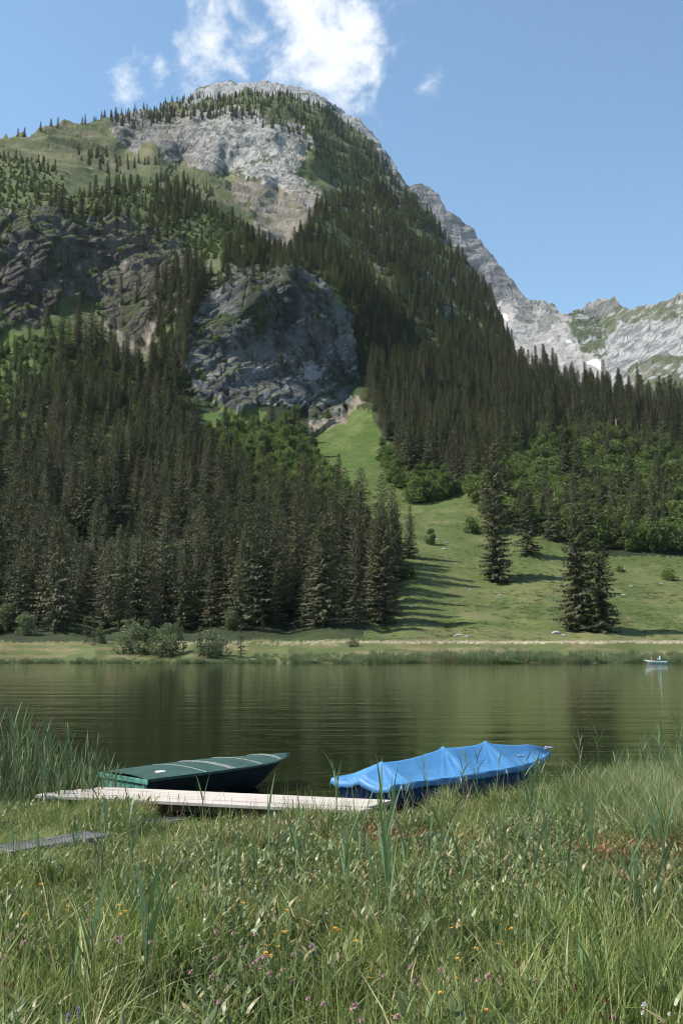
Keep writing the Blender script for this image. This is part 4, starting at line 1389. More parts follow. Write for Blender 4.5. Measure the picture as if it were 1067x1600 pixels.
# blue boat under a tarpaulin
M_BHULL = simple('blue_hull_paint', (.011, .055, .17), .5, .14, 4, .1)
def tarp_mat():
    m, g = material('blue_tarpaulin')
    co = g.n('ShaderNodeTexCoord').outputs['Object']
    nz = g.noise(co, 3.0, 5, .6); fn = g.noise(co, 260, 2, .5)
    c = g.mix(nz, (.044, .16, .33), (.070, .22, .42))
    fold = g.noise(g.map(co, (1.6, .7, 1), (0, 0, .5)), 2.2, 3, .5, .8)
    h = g.math('ADD', g.math('MULTIPLY', fold, 1.0), g.math('MULTIPLY', fn, .03))
    bp = g.n('ShaderNodeBump', {'Height': h, 'Strength': .5, 'Distance': .06})
    b = g.n('ShaderNodeBsdfPrincipled', {'Base Color': c, 'Roughness': .52, 'Specular IOR Level': .4, 'Normal': bp.outputs[0]})
    g.n('ShaderNodeOutputMaterial', {'Surface': b.outputs[0]})
    return m
M_TARP = tarp_mat()
bs = Vector((.36, 16.7, 0)); be = Vector((3.98, 19.86, 0))
ba = math.atan2(be.y - bs.y, be.x - bs.x); bL = (be - bs).length
bb = link('covered_boat', None, None, bs); bb.rotation_euler = (0, 0, ba)
tag(bb, 'blue boat covered with a bright blue tarpaulin at the grassy bank', 'boat')
bbeam = .72
bsh = lambda s: .36 + .05 * s + .10 * s * s; bk = lambda s: -.16 + .34 * max(0, (s - .6) / .4) ** 2
V, Fs, m = hull_mesh(bL, bbeam, bsh, bk, .12, .5, M_BHULL)
Fs.append(tuple(range(m)))
link('hull', mesh('hull', V, Fs, M_BHULL, True), bb)
peaks = [(-.015, .43), (.085, .64), (.395, .785), (.63, .82), (.88, .70), (1.0, .60), (1.02, .52)]
ps = [q[0] for q in peaks]; pz = [q[1] for q in peaks]
ns, nc = 240, 64
G = np.zeros((ns + 1, nc + 1, 3))
for i in range(ns + 1):
    s = -.015 + 1.033 * i / ns
    ri = np.interp(s, ps, pz)
    for a_, b_ in ((.085, .395), (.395, .63), (.63, .88)):
        if a_ < s < b_:
            q = (s - a_) / (b_ - a_); ri -= .05 * 4 * q * (1 - q) * (b_ - a_) / .3
    hb = half_beam(max(0, min(1, s)), bbeam, .5) + .045
    if s > .985: hb *= .75
    ez = bsh(max(0, min(1, s))) + .02
    for j in range(nc + 1):
        c = -1.13 + 2.26 * j / nc
        w = abs(c)
        near_pk = max(math.exp(-(abs(s - q) / .035) ** 1.3) for q in (.085, .395, .63))
        if w <= 1:
            prof = (1 - w) ** (1.0 + .25 * (1 - near_pk))
            z = ez + (ri - ez) * prof
            z -= .06 * math.sin(math.pi * w) * (1 - near_pk)
            # creases fanning from the poles down to the ties
            for q, a in ((.085, .9), (.395, 1.3), (.63, 1.0)):
                for off, hh_ in ((-.17, .6), (-.09, .8), (-.03, 1.0), (.04, 1.0), (.11, .8), (.18, .5)):
                    t_ = abs(s - q - off * w) / (.007 + .010 * w)
                    z += .014 * a * hh_ * max(0.0, 1 - t_) * math.sin(math.pi * min(1, w + .08)) ** .6
            y = hb * c
        else:
            ov = (w - 1) / .13
            z = ez - .10 * ov * (1 + .12 * math.sin(s * 31) * ov)
            y = math.copysign(hb + .012 * math.sin(s * 55 + 2 * c), c)
        x = bL * s
        if s < .0 and w <= 1: z -= .02
        G[i, j] = (x, y, z)
G[..., 2] += fbm(G * np.array([2.2, 4, 4]), 4, .5, 311) * .012
idx = np.arange(G.shape[0] * G.shape[1]).reshape(G.shape[:2])
fc = np.stack([idx[:-1, :-1], idx[1:, :-1], idx[1:, 1:], idx[:-1, 1:]], -1).reshape(-1, 4)
V = G.reshape(-1, 3)
# the stern end of the cover hangs over the transom
stern = G[0].copy(); st2 = stern.copy(); st2[:, 0] -= .03; st2[:, 2] -= .09 + .008 * np.sin(np.arange(nc + 1) * .5)
n0 = len(V); V = np.concatenate([V, st2])
fc = np.concatenate([fc, np.array([[idx[0, j], idx[0, j + 1], n0 + j + 1, n0 + j] for j in range(nc)])])
tp = link('tarpaulin', mesh('tarpaulin', V, fc, M_TARP, True), bb)
sd_ = tp.modifiers.new('thickness', 'SOLIDIFY'); sd_.thickness = .006; sd_.offset = 1
def tarp_pt(s, c):
    i = int(round((s + .015) / 1.033 * ns)); j = int(round((c + 1.13) / 2.26 * nc))
    return Vector(G[i, j])
# small white printed mark on the cover
mk = []
for k, (s0, c0, s1, c1) in enumerate([(.750, -.38, .756, -.44), (.756, -.44, .770, -.44), (.770, -.38, .776, -.44), (.770, -.38, .785, -.41), (.785, -.41, .792, -.45), (.760, -.40, .770, -.38)]):
    a = tarp_pt(s0, c0) + Vector((0, -.012, .022)); b = tarp_pt(s1, c1) + Vector((0, -.012, .022))
    mk.append(tube([a, b], .006, 5))
vv, ff = join_geo(mk); link('printed_mark', mesh('printed_mark', vv, ff, M_WHITE), tp)
M_METAL = simple('galvanised_metal', (.6, .6, .6), .35, .1, 20, metal=.9)
M_ROPE = simple('white_rope', (.6, .57, .5), .8, .15, 60)
vv, ff = join_geo([tube([(bL * .985, 0, .57), (bL * 1.0 + .06, 0, .60), (bL + .15, .0, .605)], [.03, .022, .02], 8), tube([(bL + .10, -.09, .60), (bL + .10, .09, .61)], .016, 6)])
link('bow_cleat', mesh('bow_cleat', vv, ff, M_METAL, True), bb)
for s, c in ((.03, -1.05), (.30, -1.05), (.55, -1.05), (.80, -1.05), (.0, .2), (.0, -.6)):
    p = tarp_pt(max(s, -.01), c)
    off = Vector((0, -.03, 0)) if abs(c) > 1 else Vector((-.05, 0, 0))
    vv, ff = tube([p + off + Vector((0, 0, .03)), p + off * 1.4 + Vector((.01, 0, -.06)), p + off * .8 + Vector((.02, 0, -.17))], .009, 6)
    link('tie_rope', mesh('tie_rope', vv, ff, M_ROPE, True), bb)

# rowing boat with two people, far out
M_PALE = simple('pale_boat_paint', (.42, .52, .50), .5, .1, 3)
M_WOOD = simple('oar_wood', (.20, .14, .09), .7, .2, 6)
rp_ = at_z(1024, 1037.5, 0)
rb = link('rowing_boat', None, None, rp_); rb.rotation_euler = (0, 0, math.pi - .25)
tag(rb, 'pale turquoise rowing boat with two people on the lake', 'boat')
V, Fs, m = hull_mesh(3.9, .68, lambda s: .5 + .22 * s * s, lambda s: -.12 + .3 * max(0, (s - .6) / .4) ** 2, .14, .35, M_PALE)
V = [(q[0] - 1.95, q[1], q[2]) for q in V]
hb_ = mesh('hull', V, Fs + [tuple(range(m))], M_PALE, True); ho = link('hull', hb_, rb)
q = ho.modifiers.new('thickness', 'SOLIDIFY'); q.thickness = .03
for sgn in (-1, 1):
    pt = [(3.9 * s - 1.95, sgn * (half_beam(s, .68, .35) + .01), .51 + .22 * s * s) for s in np.linspace(0, 1, 12)]
    vv, ff = tube(pt, .035, 6); link('gunwale', mesh('gunwale', vv, ff, simple('gunwale_paint', (.12, .16, .16), .6), True), rb)
for x in (-.95, .55):
    vv, ff = box((x, 0, .40), (.28, 1.16, .04)); link('thwart', mesh('thwart', vv, ff, M_WOOD), rb)
for sgn in (-1, 1):
    a = Vector((-.35, sgn * .6, .62)); b = Vector((1.1, sgn * 2.35, .06))
    vv, ff = tube([a + (a - b) * .28, a, b], .03, 6)
    d = (b - a).normalized()
    bl_, bf_ = tube([b, b + d * .12, b + d * .55, b + d * .62], [.03, .09, .10, .05], 6)
    o = link('oar', mesh('oar', *join_geo([(vv, ff), (bl_, bf_)]), M_WOOD), None)
    o.parent = rb
vv, ff = join_geo([box((-2.02, .2, .45), (.14, .2, .3)), box((-2.05, .2, .05), (.08, .07, .6))])
link('outboard_motor', mesh('outboard_motor', vv, ff, simple('motor_black', (.03, .03, .03), .5)), rb)


def person(name, loc, rz, size, shirt, trousers, hair, label, hat=False):
    """a seated figure with arms forward: skin grown over a skeleton"""
    J = {'pel': (0, 0, 0), 'bel': (.02, 0, .2), 'che': (0, 0, .42), 'nec': (.02, 0, .58), 'he1': (.04, 0, .66), 'he2': (.05, 0, .78), 'he3': (.04, 0, .86)}
    rad = {'pel': .15, 'bel': .135, 'che': .155, 'nec': .055, 'he1': .075, 'he2': .095, 'he3': .06}
    E = [('pel', 'bel'), ('bel', 'che'), ('che', 'nec'), ('nec', 'he1'), ('he1', 'he2'), ('he2', 'he3')]
    for s, t in ((1, 'l'), (-1, 'r')):
        J.update({'sh' + t: (0, s * .19, .50), 'el' + t: (.10, s * .25, .25), 'wr' + t: (.34, s * .2, .26), 'ha' + t: (.43, s * .19, .27), 'hi' + t: (.06, s * .1, -.02), 'kn' + t: (.45, s * .13, .05), 'an' + t: (.52, s * .13, -.32), 'to' + t: (.66, s * .13, -.36)})
        rad.update({'sh' + t: .07, 'el' + t: .05, 'wr' + t: .036, 'ha' + t: .045, 'hi' + t: .11, 'kn' + t: .07, 'an' + t: .045, 'to' + t: .04})
        E += [('che', 'sh' + t), ('sh' + t, 'el' + t), ('el' + t, 'wr' + t), ('wr' + t, 'ha' + t), ('pel', 'hi' + t), ('hi' + t, 'kn' + t), ('kn' + t, 'an' + t), ('an' + t, 'to' + t)]
    names = list(J)
    me = bpy.data.meshes.new(name)
    me.from_pydata([J[k] for k in names], [(names.index(a), names.index(b)) for a, b in E], [])
    o = link(name, me, None, loc)
    o.rotation_euler = (0, 0, rz); o.scale = (size,) * 3
    sk = o.modifiers.new('skin', 'SKIN'); su = o.modifiers.new('sub', 'SUBSURF'); su.levels = su.render_levels = 2
    for i, k in enumerate(names):
        d = me.skin_vertices[0].data[i]; d.radius = (rad[k], rad[k]); d.use_root = (k == 'pel')
    m, g = material(name + '_clothing')
    z = g.n('ShaderNodeSeparateXYZ', {0: g.n('ShaderNodeTexCoord').outputs['Object']})
    c = g.mix(g.math('GREATER_THAN', z.outputs[2], .56), shirt, (.42, .25, .18))
    c = g.mix(g.math('LESS_THAN', z.outputs[2], .08), c, trousers)
    c = g.mix(g.math('GREATER_THAN', z.outputs[0], .37), c, (.42, .25, .18))
    c = g.mix(g.math('LESS_THAN', z.outputs[2], .08), c, trousers)
    b = g.n('ShaderNodeBsdfPrincipled', {'Base Color': c, 'Roughness': .8})
    g.n('ShaderNodeOutputMaterial', {'Surface': b.outputs[0]})
    me.materials.append(m)
    import bmesh
    bm = bmesh.new(); bmesh.ops.create_uvsphere(bm, u_segments=14, v_segments=8, radius=1)
    for v in bm.verts:
        v.co = Vector((v.co.x * .115 + .03, v.co.y * .105, max(v.co.z, -.25) * .10 + .83))
    hm = bpy.data.meshes.new('hair'); bm.to_mesh(hm); bm.free()
    hm.materials.append(simple(name + '_hair', hair, .8))
    link('hair', hm, o)
    for s in (1, -1):
        vv, ff = tube([(.13, s * .035, .775), (.145, s * .035, .775)], [.012, .008], 6); link('eye', mesh('eye', vv, ff, simple('eye', (.02, .02, .02), .3)), o)
    tag(o, label, 'person')
    return o


Rm = Matrix.Rotation(math.pi - .25, 3, 'Z')
person('person', rp_ + Rm @ Vector((-.75, 0, .62)), math.pi - .25, 1.3, (.45, .58, .66), (.06, .08, .12), (.04, .03, .03), 'person in a pale blue shirt with dark hair rowing the far boat')
person('person', rp_ + Rm @ Vector((.75, 0, .55)), -.25, 1.0, (.62, .16, .10), (.10, .10, .12), (.03, .03, .05), 'smaller person in an orange red top sitting in the bow of the far boat')

# ------------------------------------------------------------------ meadow
def turf_mat(name, dark, light, dry, trans=.35, rough=.5, spec=.4, dry_at=.62, patch=1.1, tip=None):
    """grass or herbs: blades differ one by one, patches of ground differ too, some blades are dry"""
    m, g = material(name)
    geo = g.n('ShaderNodeNewGeometry')
    isl = geo.outputs['Random Per Island']
    pn = g.noise(geo.outputs['Position'], patch, 3, .55)
    pn2 = g.noise(g.map(geo.outputs['Position'], (1, 1, 0)), .55, 2, .5)
    f = g.math('ADD', g.math('MULTIPLY', isl, .75), g.math('MULTIPLY', g.math('SUBTRACT', pn, .37), 1.1), True)
    c = g.mix(f, dark, light)
    isl2 = g.math('FRACT', g.math('MULTIPLY', isl, 37.7))
    t = g.math('ADD', g.math('MULTIPLY', isl2, .5), g.math('MULTIPLY', pn2, .75))
    t = g.math('MULTIPLY', g.math('GREATER_THAN', t, dry_at), g.math('ADD', .45, g.math('MULTIPLY', isl, .55)))
    c = g.mix(t, c, dry)
    b = g.n('ShaderNodeBsdfPrincipled', {'Base Color': c, 'Roughness': rough, 'Specular IOR Level': spec})
    tr = g.n('ShaderNodeBsdfTranslucent', {'Color': g.mix(0.3, c, (0.2, 0.24, 0.03))})
    mx = g.n('ShaderNodeMixShader', {0: trans, 1: b.outputs[0], 2: tr.outputs[0]})
    g.n('ShaderNodeOutputMaterial', {'Surface': mx.outputs[0]})
    return m


M_GRASS = turf_mat('meadow_grass', (.036, .074, .012), (.305, .355, .098), (.45, .39, .19), dry_at=.80)
M_SEDGE = turf_mat('bank_sedge', (.07, .115, .03), (.28, .335, .14), (.44, .40, .22), dry_at=.79)
M_HERB = turf_mat('herb_leaves', (.036, .064, .013), (.235, .28, .105), (.36, .27, .14), .3, .45, .5, dry_at=.78)
M_HERB_D = turf_mat('withered_herb_leaves', (.16, .075, .035), (.40, .21, .11), (.10, .11, .04), .25, .6, .3, dry_at=.72)
PS = .5     # side of one square of turf


def turf(seed, kinds, mat, name):
    """a square of turf; kinds: (count, length, length, width, lean, curl)"""
    rn = random.Random(seed); V, Fs = [], []
    for cnt, l0, l1, w, lean, curl in kinds:
        cl = [(rn.uniform(-.5, .5) * PS, rn.uniform(-.5, .5) * PS, rn.uniform(.6, 1.15)) for _ in range(max(3, cnt // 30))]
        for k in range(cnt):
            cx, cy, ck = rn.choice(cl)
            a = rn.uniform(0, 6.28)
            x_, y_ = (cx + rn.gauss(0, .05), cy + rn.gauss(0, .05)) if rn.random() < .7 else (rn.uniform(-.5, .5) * PS, rn.uniform(-.5, .5) * PS)
            x_ = (x_ + PS * .5) % PS - PS * .5; y_ = (y_ + PS * .5) % PS - PS * .5
            blade(V, Fs, Vector((x_, y_, -.03)), a, rn.uniform(l0, l1) * ck, w * rn.uniform(.6, 1.4), rn.uniform(.02, lean), rn.uniform(0, curl), 3, rn.uniform(-1.2, 1.2))
    return mesh(name, V, Fs, mat)


def herb(seed, mat, n=110):
    rn = random.Random(seed); V, Fs = [], []
    for k in range(n):
        a = rn.uniform(0, 6.28); h = rn.uniform(.03, .24)
        b0 = Vector((rn.uniform(-.5, .5) * PS, rn.uniform(-.5, .5) * PS, -.02)); b1 = b0 + Vector((math.cos(a) * .03, math.sin(a) * .03, h))
        n = len(V); w = .002
        V += [b0 + Vector((w, 0, 0)), b0 - Vector((w, 0, 0)), b1 - Vector((w, 0, 0)), b1 + Vector((w, 0, 0))]; Fs.append((n, n + 1, n + 2, n + 3))
        for j in range(3):
            q = .4 + .3 * j
            blade(V, Fs, b0.lerp(b1, q), a + j * 2.4 + rn.uniform(-.6, .6), rn.uniform(.05, .105), rn.uniform(.018, .034), rn.uniform(.2, .9), rn.uniform(0, .7), 4, rn.uniform(-.8, .8))
    return mesh('herb', V, Fs, mat)


grass_p = [turf(800 + i, [(250, .12, .34, .0075, .5, .5), (130, .18, .48, .0135, .7, .8), (26, .3, .6, .005, .35, .2)], M_GRASS, 'turf') for i in range(6)]
sedge_p = [turf(820 + i, [(420, .30, .70, .008, .35, .35), (110, .4, .85, .011, .5, .5)], M_SEDGE, 'sedge_turf') for i in range(4)]
herb_p = [herb(840 + i, M_HERB) for i in range(5)]
herbd_p = [herb(850 + i, M_HERB_D, 70) for i in range(2)]


def clear_of(x, y):
    """0 on the boardwalk and just in front of it, 1 elsewhere"""
    k = np.ones(len(x))
    for a, b in bw:
        d = b - a; L2 = d.length_squared
        t = np.clip(((x - a.x) * d.x + (y - a.y) * d.y) / L2, 0, 1)
        px_, py_ = a.x + d.x * t, a.y + d.y * t
        side = ((x - a.x) * d.y - (y - a.y) * d.x) / math.sqrt(L2)     # positive: towards the camera
        dist = np.hypot(x - px_, y - py_)
        k = np.where((dist < .46) & (side < .05), np.where(np.abs(np.sin(x * 37.1 + y * 91.7)) < .4, 0.0, .42), k)
        k = np.where((dist < .8) & (side >= .05), np.minimum(k, .4), k)
    c_, s_ = math.cos(-ang), math.sin(-ang)
    lx = (x - A.x) * c_ - (y - A.y) * s_; ly = (x - A.x) * s_ + (y - A.y) * c_
    k = np.where((lx > -.1) & (lx < LN + .45) & (ly > -.12) & (ly < 1.25), 0.0, k)
    k = np.where((lx > .2) & (lx < LN + .3) & (ly > -.3) & (ly <= -.12), np.minimum(k, .9), k)
    return k


def field(y0, y1, seed, step=PS):
    r = np.random.default_rng(seed)
    X, Y = np.meshgrid(np.arange(-8.5, 8.5, step), np.arange(y0, y1, step))
    x = X.ravel() + r.uniform(-.06, .06, X.size); y = Y.ravel() + r.uniform(-.06, .06, X.size)
    k = np.abs(x) < .37 * y + 1.0
    x, y = x[k], y[k]
    return x, y, bank_h(x, y), r


def lay(name, x, y, z, k, r, protos, label, cat):
    """squares of turf laid on the bank, tilted with the ground"""
    e_ = .2
    gx = (bank_h(x + e_, y) - bank_h(x - e_, y)) / (2 * e_); gy = (bank_h(x, y + e_) - bank_h(x, y - e_)) / (2 * e_)
    rz = r.integers(0, 4, len(x)) * (math.pi / 2)
    rot = []
    for a, b_, c_ in zip(gx, gy, rz):
        nrm = Vector((-a, -b_, 1)).normalized()
        q_ = Vector((0, 0, 1)).rotation_difference(nrm) @ Matrix.Rotation(c_, 3, 'Z').to_quaternion()
        rot.append(q_.to_euler()[:])
    scatter(name, np.stack([x, y, z], -1), np.array(rot), np.stack([np.ones(len(x)), np.ones(len(x)), k], -1), protos, label, cat)


def zone(x, y): return fbm(np.stack([x / 1.5, y / 1.5, x * 0], -1), 3, .5, 900)


def in_boat(x, y):
    d = np.zeros(len(x), bool)
    for o_, a_, L_, hb__ in ((bs, ba, bL, .8), (st_, ga, gL, .75)):
        c_, s_ = math.cos(-a_), math.sin(-a_)
        lx = (x - o_.x) * c_ - (y - o_.y) * s_; ly = (x - o_.x) * s_ + (y - o_.y) * c_
        d |= (lx > -.15) & (lx < L_) & (np.abs(ly) < hb__)
    return d


def herb_zone(x, y): return sm(y, 6.3, 7.8) * sm(x + .5 * zone(x, y), -3.0, -.8) * (1 - .8 * sm(y, 12.6, 13.8))
x, y, z, r = field(2.5, 16.8, 1)
k = clear_of(x, y)
m_ = (z > -.03) & (k > 0) & ~in_boat(x, y) & (r.random(len(x)) > herb_zone(x, y) * .78)
hs_ = np.where(k < 1, k, 1) * r.uniform(.75, 1.2, len(x)) * (1 + .55 * zone(x, y)) 
lay('meadow_grass', x[m_], y[m_], z[m_], hs_[m_], r, grass_p, 'green meadow grass of the near bank', 'grass')

x, y, z, r = field(3.0, 15.8, 2)
k = clear_of(x, y)
hz_ = np.maximum(herb_zone(x, y), .28)
brown = np.zeros(len(x))
for bx_, by_, br_ in ((960, 1352, .55), (985, 1335, .4), (640, 1318, .45), (720, 1328, .4), (560, 1332, .35), (890, 1345, .35), (1015, 1400, .35)):
    q = bank_hit(bx_, by_); brown = np.maximum(brown, np.exp(-(((x - q.x) / br_) ** 2 + ((y - q.y) / (br_ * 1.4)) ** 2)))
m_ = (z > -.03) & (k > 0) & ~in_boat(x, y) & (r.random(len(x)) < hz_)
wd_ = brown > .38
hs_ = np.where(k < 1, k, 1) * r.uniform(.8, 1.3, len(x))
lay('marsh_herbs', x[m_ & ~wd_], y[m_ & ~wd_], z[m_ & ~wd_], hs_[m_ & ~wd_], r, herb_p, 'broad leaved marsh herbs on the bank below the boats', 'herbs')
lay('withered_herbs', x[m_ & wd_], y[m_ & wd_], z[m_ & wd_], hs_[m_ & wd_] * .8, r, herbd_p, 'brown withered herb patches among the green herbs', 'herbs')

x, y, z, r = field(10.5, 18.5, 3)
edge_ = sm(x, 2.2, 3.4) * sm(y, 10.8 - .2 * (x - 3), 12.2 - .2 * (x - 3)) + .6 * sm(-x, 3.6, 4.8) * sm(y, 13.2, 14.6) + .4 * sm(x, .8, 1.6) * sm(y, 13.8, 14.6)
m_ = (z > -.25) & (clear_of(x, y) > .9) & ~in_boat(x, y) & (r.random(len(x)) < edge_)
hs_ = r.uniform(.7, 1.15, len(x)) * (.75 + .35 * sm(x, 3.5, 5.5)) * np.where(x < 3.2, .75, 1)
lay('bank_sedge', x[m_], y[m_], z[m_], hs_[m_], r, sedge_p, 'tall pale sedge along the water edge of the near bank', 'sedge')

# seed stalks standing over the grass
M_SEED = turf_mat('seed_stalks', (.15, .10, .045), (.34, .26, .13), (.16, .17, .06), .2, .7, .2, dry_at=.72)


def stalks(seed):
    rn = random.Random(seed); V, Fs = [], []
    for k in range(9):
        a = rn.uniform(0, 6.28); h = rn.uniform(.36, .62); ln_ = rn.uniform(.02, .14)
        b0 = Vector((rn.uniform(-.5, .5) * PS, rn.uniform(-.5, .5) * PS, 0)); o_ = Vector((math.cos(a), math.sin(a), 0))
        tip_ = b0 + o_ * ln_ + Vector((0, 0, h))
        tv, tf = tube([b0, b0 + o_ * ln_ * .35 + Vector((0, 0, h * .5)), tip_], [.0016, .0013, .0009], 3, False)
        n = len(V); V += tv; Fs += [tuple(i + n for i in q) for q in tf]
        for j in range(8):
            p_ = tip_ - (o_ * ln_ + Vector((0, 0, h))).normalized() * (j * .011)
            aa = rn.uniform(0, 6.28)
            kite(V, Fs, p_, Vector((math.cos(aa) * .45, math.sin(aa) * .45, .9)).normalized(), Vector((-math.sin(aa), math.cos(aa), 0)), .018, .007)
    return mesh('stalks', V, Fs, M_SEED)


x, y, z, r = field(2.8, 13.5, 6)
m_ = (z > 0) & (clear_of(x, y) > .9) & (r.random(len(x)) < .22 + .5 * np.clip(zone(x + 9, y), 0, 1))
lay('seed_stalks', x[m_], y[m_], z[m_], r.uniform(.8, 1.15, m_.sum()), r, [stalks(880 + i) for i in range(4)], 'thin brown seed stalks standing above the meadow grass', 'grass')

# reed bed left of the boats
reeds = [reed_mesh(860 + i, 1.35, 8, .42, .024) for i in range(7)]
r = np.random.default_rng(4)
n = 190
x = r.uniform(-7.6, -3.55, n); y = r.uniform(15.2, 17.6, n)
hh = np.interp(x, [-7.6, -5.2, -4.4, -3.5], [1.25, 1.2, .95, .7]) * r.uniform(.65, 1.1, n)
x2 = np.concatenate([r.normal(3.9, .35, 9), r.normal(4.7, .5, 14), r.normal(3.0, .25, 8), r.normal(5.6, .5, 8), r.normal(1.2, .3, 7)]); y2 = np.concatenate([r.uniform(15.6, 16.6, 31), r.uniform(13.6, 15.5, 15)])
x = np.concatenate([x, x2]); y = np.concatenate([y, y2]); hh = np.concatenate([hh, r.uniform(.55, .8, len(x2))])
mm = ~in_boat(x, y)
x, y, hh = x[mm], y[mm], hh[mm]
z = np.maximum(bank_h(x, y), -.3)
scatter('reed_bed', np.stack([x, y, z], -1), np.stack([r.normal(0, .06, len(x)), r.normal(0, .06, len(x)), r.uniform(0, 6.28, len(x))], -1), np.stack([hh * .5 + .5, hh * .5 + .5, hh], -1), reeds, 'green reeds standing in the water by the boats', 'reeds', np.clip(r.normal(.15, .18, len(x)), 0, 1))

# single reeds in front
M_REED1 = leaf_mat('near_reed_leaves', (.065, .125, .045), (.19, .27, .13), .3, .42, spec=.5)
lone_reeds = [(115, 1578, 1480, 3), (142, 1572, 1432, 4), (228, 1575, 1392, 6), (258, 1510, 1402, 5), (352, 1425, 1332, 4), (206, 1405, 1278, 6), (366, 1440, 1345, 5), (470, 1392, 1285, 6), (461, 1402, 1292, 5), (541, 1432, 1332, 5), (606, 1492, 1282, 7), (590, 1472, 1332, 5),
              (655, 1462, 1390, 3), (673, 1402, 1302, 5), (690, 1402, 1292, 5), (722, 1420, 1312, 5), (836, 1412, 1222, 5), (826, 1462, 1380, 3), (890, 1482, 1288, 6), (906, 1372, 1292, 4), (915, 1615, 1472, 2), (813, 1462, 1392, 3), (958, 1442, 1380, 3), (970, 1452, 1392, 3), (1041, 1402, 1282, 5), (1030, 1372, 1272, 4),
              (597, 1352, 1232, 6), (526, 1312, 1205, 6), (612, 1312, 1238, 5), (118, 1352, 1285, 4), (432, 1372, 1302, 4), (747, 1402, 1312, 4), (782, 1352, 1290, 4), (330, 1400, 1320, 3), (20, 1370, 1300, 3), (1000, 1360, 1290, 4)]
rr_ = random.Random(77)
lone_reeds += [(rr_.randrange(60, 1050), b_, b_ - rr_.randrange(80, 125), rr_.randrange(3, 6)) for b_ in [rr_.randrange(1330, 1490) for _ in range(30)]]
where = ['at the far left', 'left of the log', 'right of the log', 'below the blue boat', 'at the far right']
M_STALK = simple('reed_stalk', (.10, .14, .06), .6, .15, 20)
used = {}
for k, (px_, pb, pt, nl) in enumerate(lone_reeds):
    p = bank_hit(px_, pb)
    H_ = (float(ray(px_, pt)[1]) * p.y + CAMZ) - p.z
    st, lv = reed_parts(900 + k, max(.3, H_ * 1.05), nl, min(.6, H_ * .75), .025)
    e = link('reed_plant', None, None, p - Vector((0, 0, .02))); e.rotation_euler = (0, 0, random.uniform(0, 6.28))
    link('stalk', mesh('stalk', *st, M_STALK, True), e)
    for v_, f_ in lv: link('leaf', mesh('leaf', v_, f_, M_REED1), e)
    size = 'tall' if H_ > .55 else 'short'
    side = where[0] if px_ < 180 else where[1] if px_ < 480 else where[2] if px_ < 640 else where[3] if px_ < 850 else where[4]
    row = 'in the foreground grass' if p.y < 6.5 else 'among the marsh herbs' if p.y < 10 else 'near the water'
    lab = f'{size} green reed {row} {side} of the bank' if 'far' in side else f'{size} green reed {row} {side}'
    tag(e, lab, 'reed', 'single reeds: ' + lab)

# flowers
M_PINK = simple('clover_pink', (.50, .29, .29), .7, .25, 90)
M_YEL = simple('flower_yellow', (.58, .30, .03), .6, .15, 90)
M_RED = simple('burnet_red', (.12, .018, .025), .8, .25, 90)
M_PUR = simple('orchid_purple', (.24, .13, .42), .7, .2, 90)
M_WFL = simple('flower_white', (.7, .66, .6), .7, .1, 90)
M_STEM = simple('flower_stem', (.10, .13, .04), .7, .2, 30)


def petals(seed, n, r0, ln, wd, up, zs, mat):
    rn = random.Random(seed); V, Fs = [], []
    for k in range(n):
        a = rn.uniform(0, 6.28); e = rn.uniform(*up)
        d = Vector((math.cos(a) * math.cos(e), math.sin(a) * math.cos(e), math.sin(e)))
        sd = Vector((-math.sin(a), math.cos(a), 0))
        kite(V, Fs, Vector((0, 0, rn.uniform(*zs))) + d * r0, d, sd, ln * rn.uniform(.8, 1.2), wd, .1)
    return mesh('flower_head', V, Fs, mat)


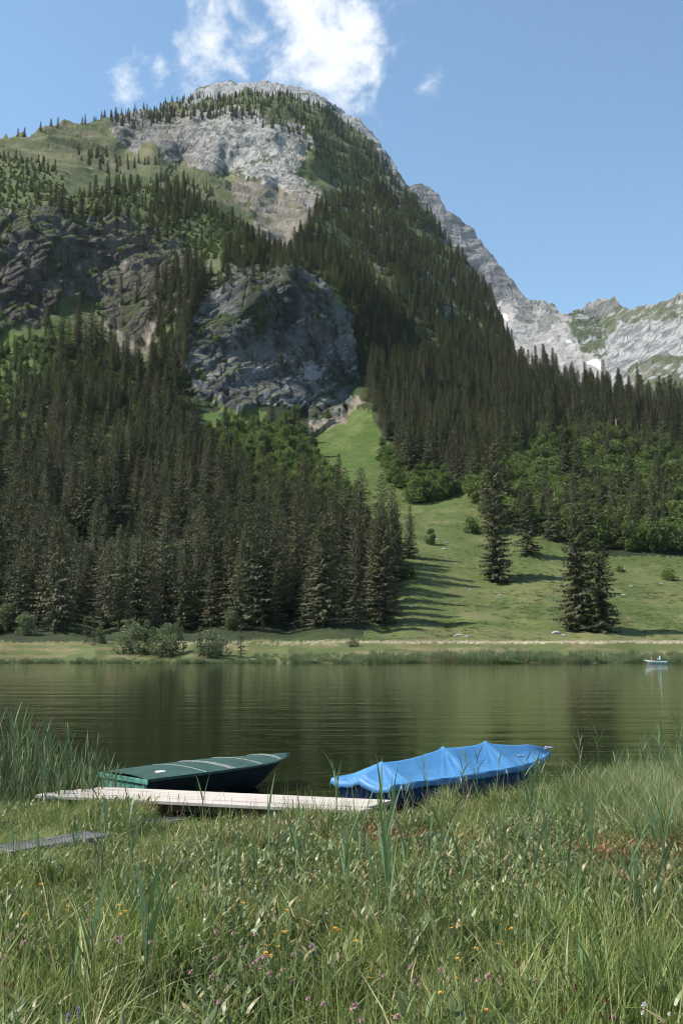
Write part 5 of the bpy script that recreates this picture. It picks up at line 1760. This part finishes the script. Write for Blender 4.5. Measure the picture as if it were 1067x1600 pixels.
HEADS = {'pink': petals(1, 60, .003, .012, .006, (-.4, 1.5), (-.004, .006), M_PINK), 'yellow': petals(2, 14, .003, .016, .009, (.0, .6), (0, .003), M_YEL), 'red': petals(3, 50, .002, .008, .005, (-.6, 1.5), (-.008, .010), M_RED),
         'purple': petals(4, 60, .003, .010, .007, (-.3, .8), (-.035, .03), M_PUR), 'white': petals(5, 60, .004, .016, .007, (-.3, 1.5), (-.004, .008), M_WFL)}
FL = {'pink': [(63, 1469), (188, 1471), (235, 1473), (186, 1441), (137, 1441), (338, 1457), (365, 1459), (399, 1461), (299, 1521), (458, 1533), (336, 1499), (442, 1516), (342, 1566), (505, 1570), (458, 1493), (422, 1522), (405, 1500), (91, 1387), (13, 1468), (5, 1496), (167, 1471), (319, 1478),
               (377, 1480), (487, 1480), (331, 1527), (481, 1561), (641, 1512), (599, 1525), (746, 1532), (762, 1528), (836, 1533), (646, 1533), (654, 1539), (958, 1590), (565, 1596), (620, 1591), (551, 1578), (688, 1517), (413, 1496), (398, 1506), (408, 1512), (183, 1467), (192, 1464), (38, 1474), (555, 1572)],
      'yellow': [(51, 1387), (66, 1382), (43, 1429), (75, 1431), (106, 1417), (101, 1408), (186, 1415), (195, 1425), (188, 1429), (276, 1404), (380, 1412), (448, 1423), (445, 1457), (524, 1451), (434, 1480), (422, 1494), (415, 1490), (418, 1478), (715, 1448), (703, 1451), (743, 1482), (782, 1477), (556, 1471), (528, 1455), (715, 1500), (579, 1529), (615, 1588), (761, 1580), (714, 1530), (687, 1552), (797, 1452), (108, 1424)],
      'red': [(846, 1482), (876, 1514), (884, 1578), (947, 1565), (666, 1410), (697, 1448), (922, 1471), (964, 1459), (807, 1505), (889, 1447), (939, 1588), (899, 1543), (37, 1468), (29, 1483), (8, 1538), (22, 1540), (6, 1462), (243, 1455), (256, 1452), (366, 1495), (382, 1512)],
      'purple': [(106, 1592), (123, 1581), (137, 1420)], 'white': [(1006, 1572), (1004, 1584), (1045, 1585)]}
LAB = {'pink': ('clover_flower', 'pink clover flower in the foreground grass', 'pink clover flowers'), 'yellow': ('yellow_flower', 'small orange yellow flower in the foreground grass', 'yellow meadow flowers'), 'red': ('burnet_flower', 'dark red burnet head in the foreground grass', 'dark red burnet heads'),
       'purple': ('orchid_flower', 'purple flower spike in the grass at the left', 'purple flower spikes'), 'white': ('white_flower', 'white flower head in the grass at the lower right', 'white flower heads')}
STEM = mesh('stem', *tube([(0, 0, -1), (.02, 0, -.5), (0, 0, 0)], [.0022, .002, .0015], 5), M_STEM, True)
for kind_, lst in FL.items():
    nm, lab, grp = LAB[kind_]
    for px_, py_ in lst:
        hf = random.uniform(.34, .44)
        q = bank_hit(px_, py_)
        # the head stands on its stem above the ground in front of that point
        u, t = ray(px_, py_)
        Y = q.y
        for _ in range(30): Y = .5 * Y + .5 * ((float(bank_h(float(u) * Y, Y)) + hf - CAMZ) / float(t))
        p = Vector((float(u) * Y, Y, float(bank_h(float(u) * Y, Y))))
        e = link(nm, None, None, p); e.rotation_euler = (0, 0, random.uniform(0, 6.28))
        tag(e, lab, 'flower', grp)
        hd = link('flower_head', HEADS[kind_], e, (0, 0, hf)); hd.scale = (random.uniform(.6, .95) * (.65 if kind_ in ('purple', 'white') else 1),) * 3
        sm_ = link('stem', STEM, e, (0, 0, hf)); sm_.scale = (1, 1, hf)

# ------------------------------------------------------------------ air
hz, g = material('mountain_haze')
pv = g.n('ShaderNodeVolumePrincipled', {'Color': (.80, .88, 1.0), 'Density': 1.6e-5, 'Anisotropy': 0.1})
g.n('ShaderNodeOutputMaterial', {'Volume': pv.outputs[0]})
vv, ff = box((0, 2000, 1195), (15000, 10000, 2410))
hb2 = link('haze', mesh('haze', vv, ff, hz))
tag(hb2, 'thin bluish mountain haze filling the valley', 'haze', kind='stuff')
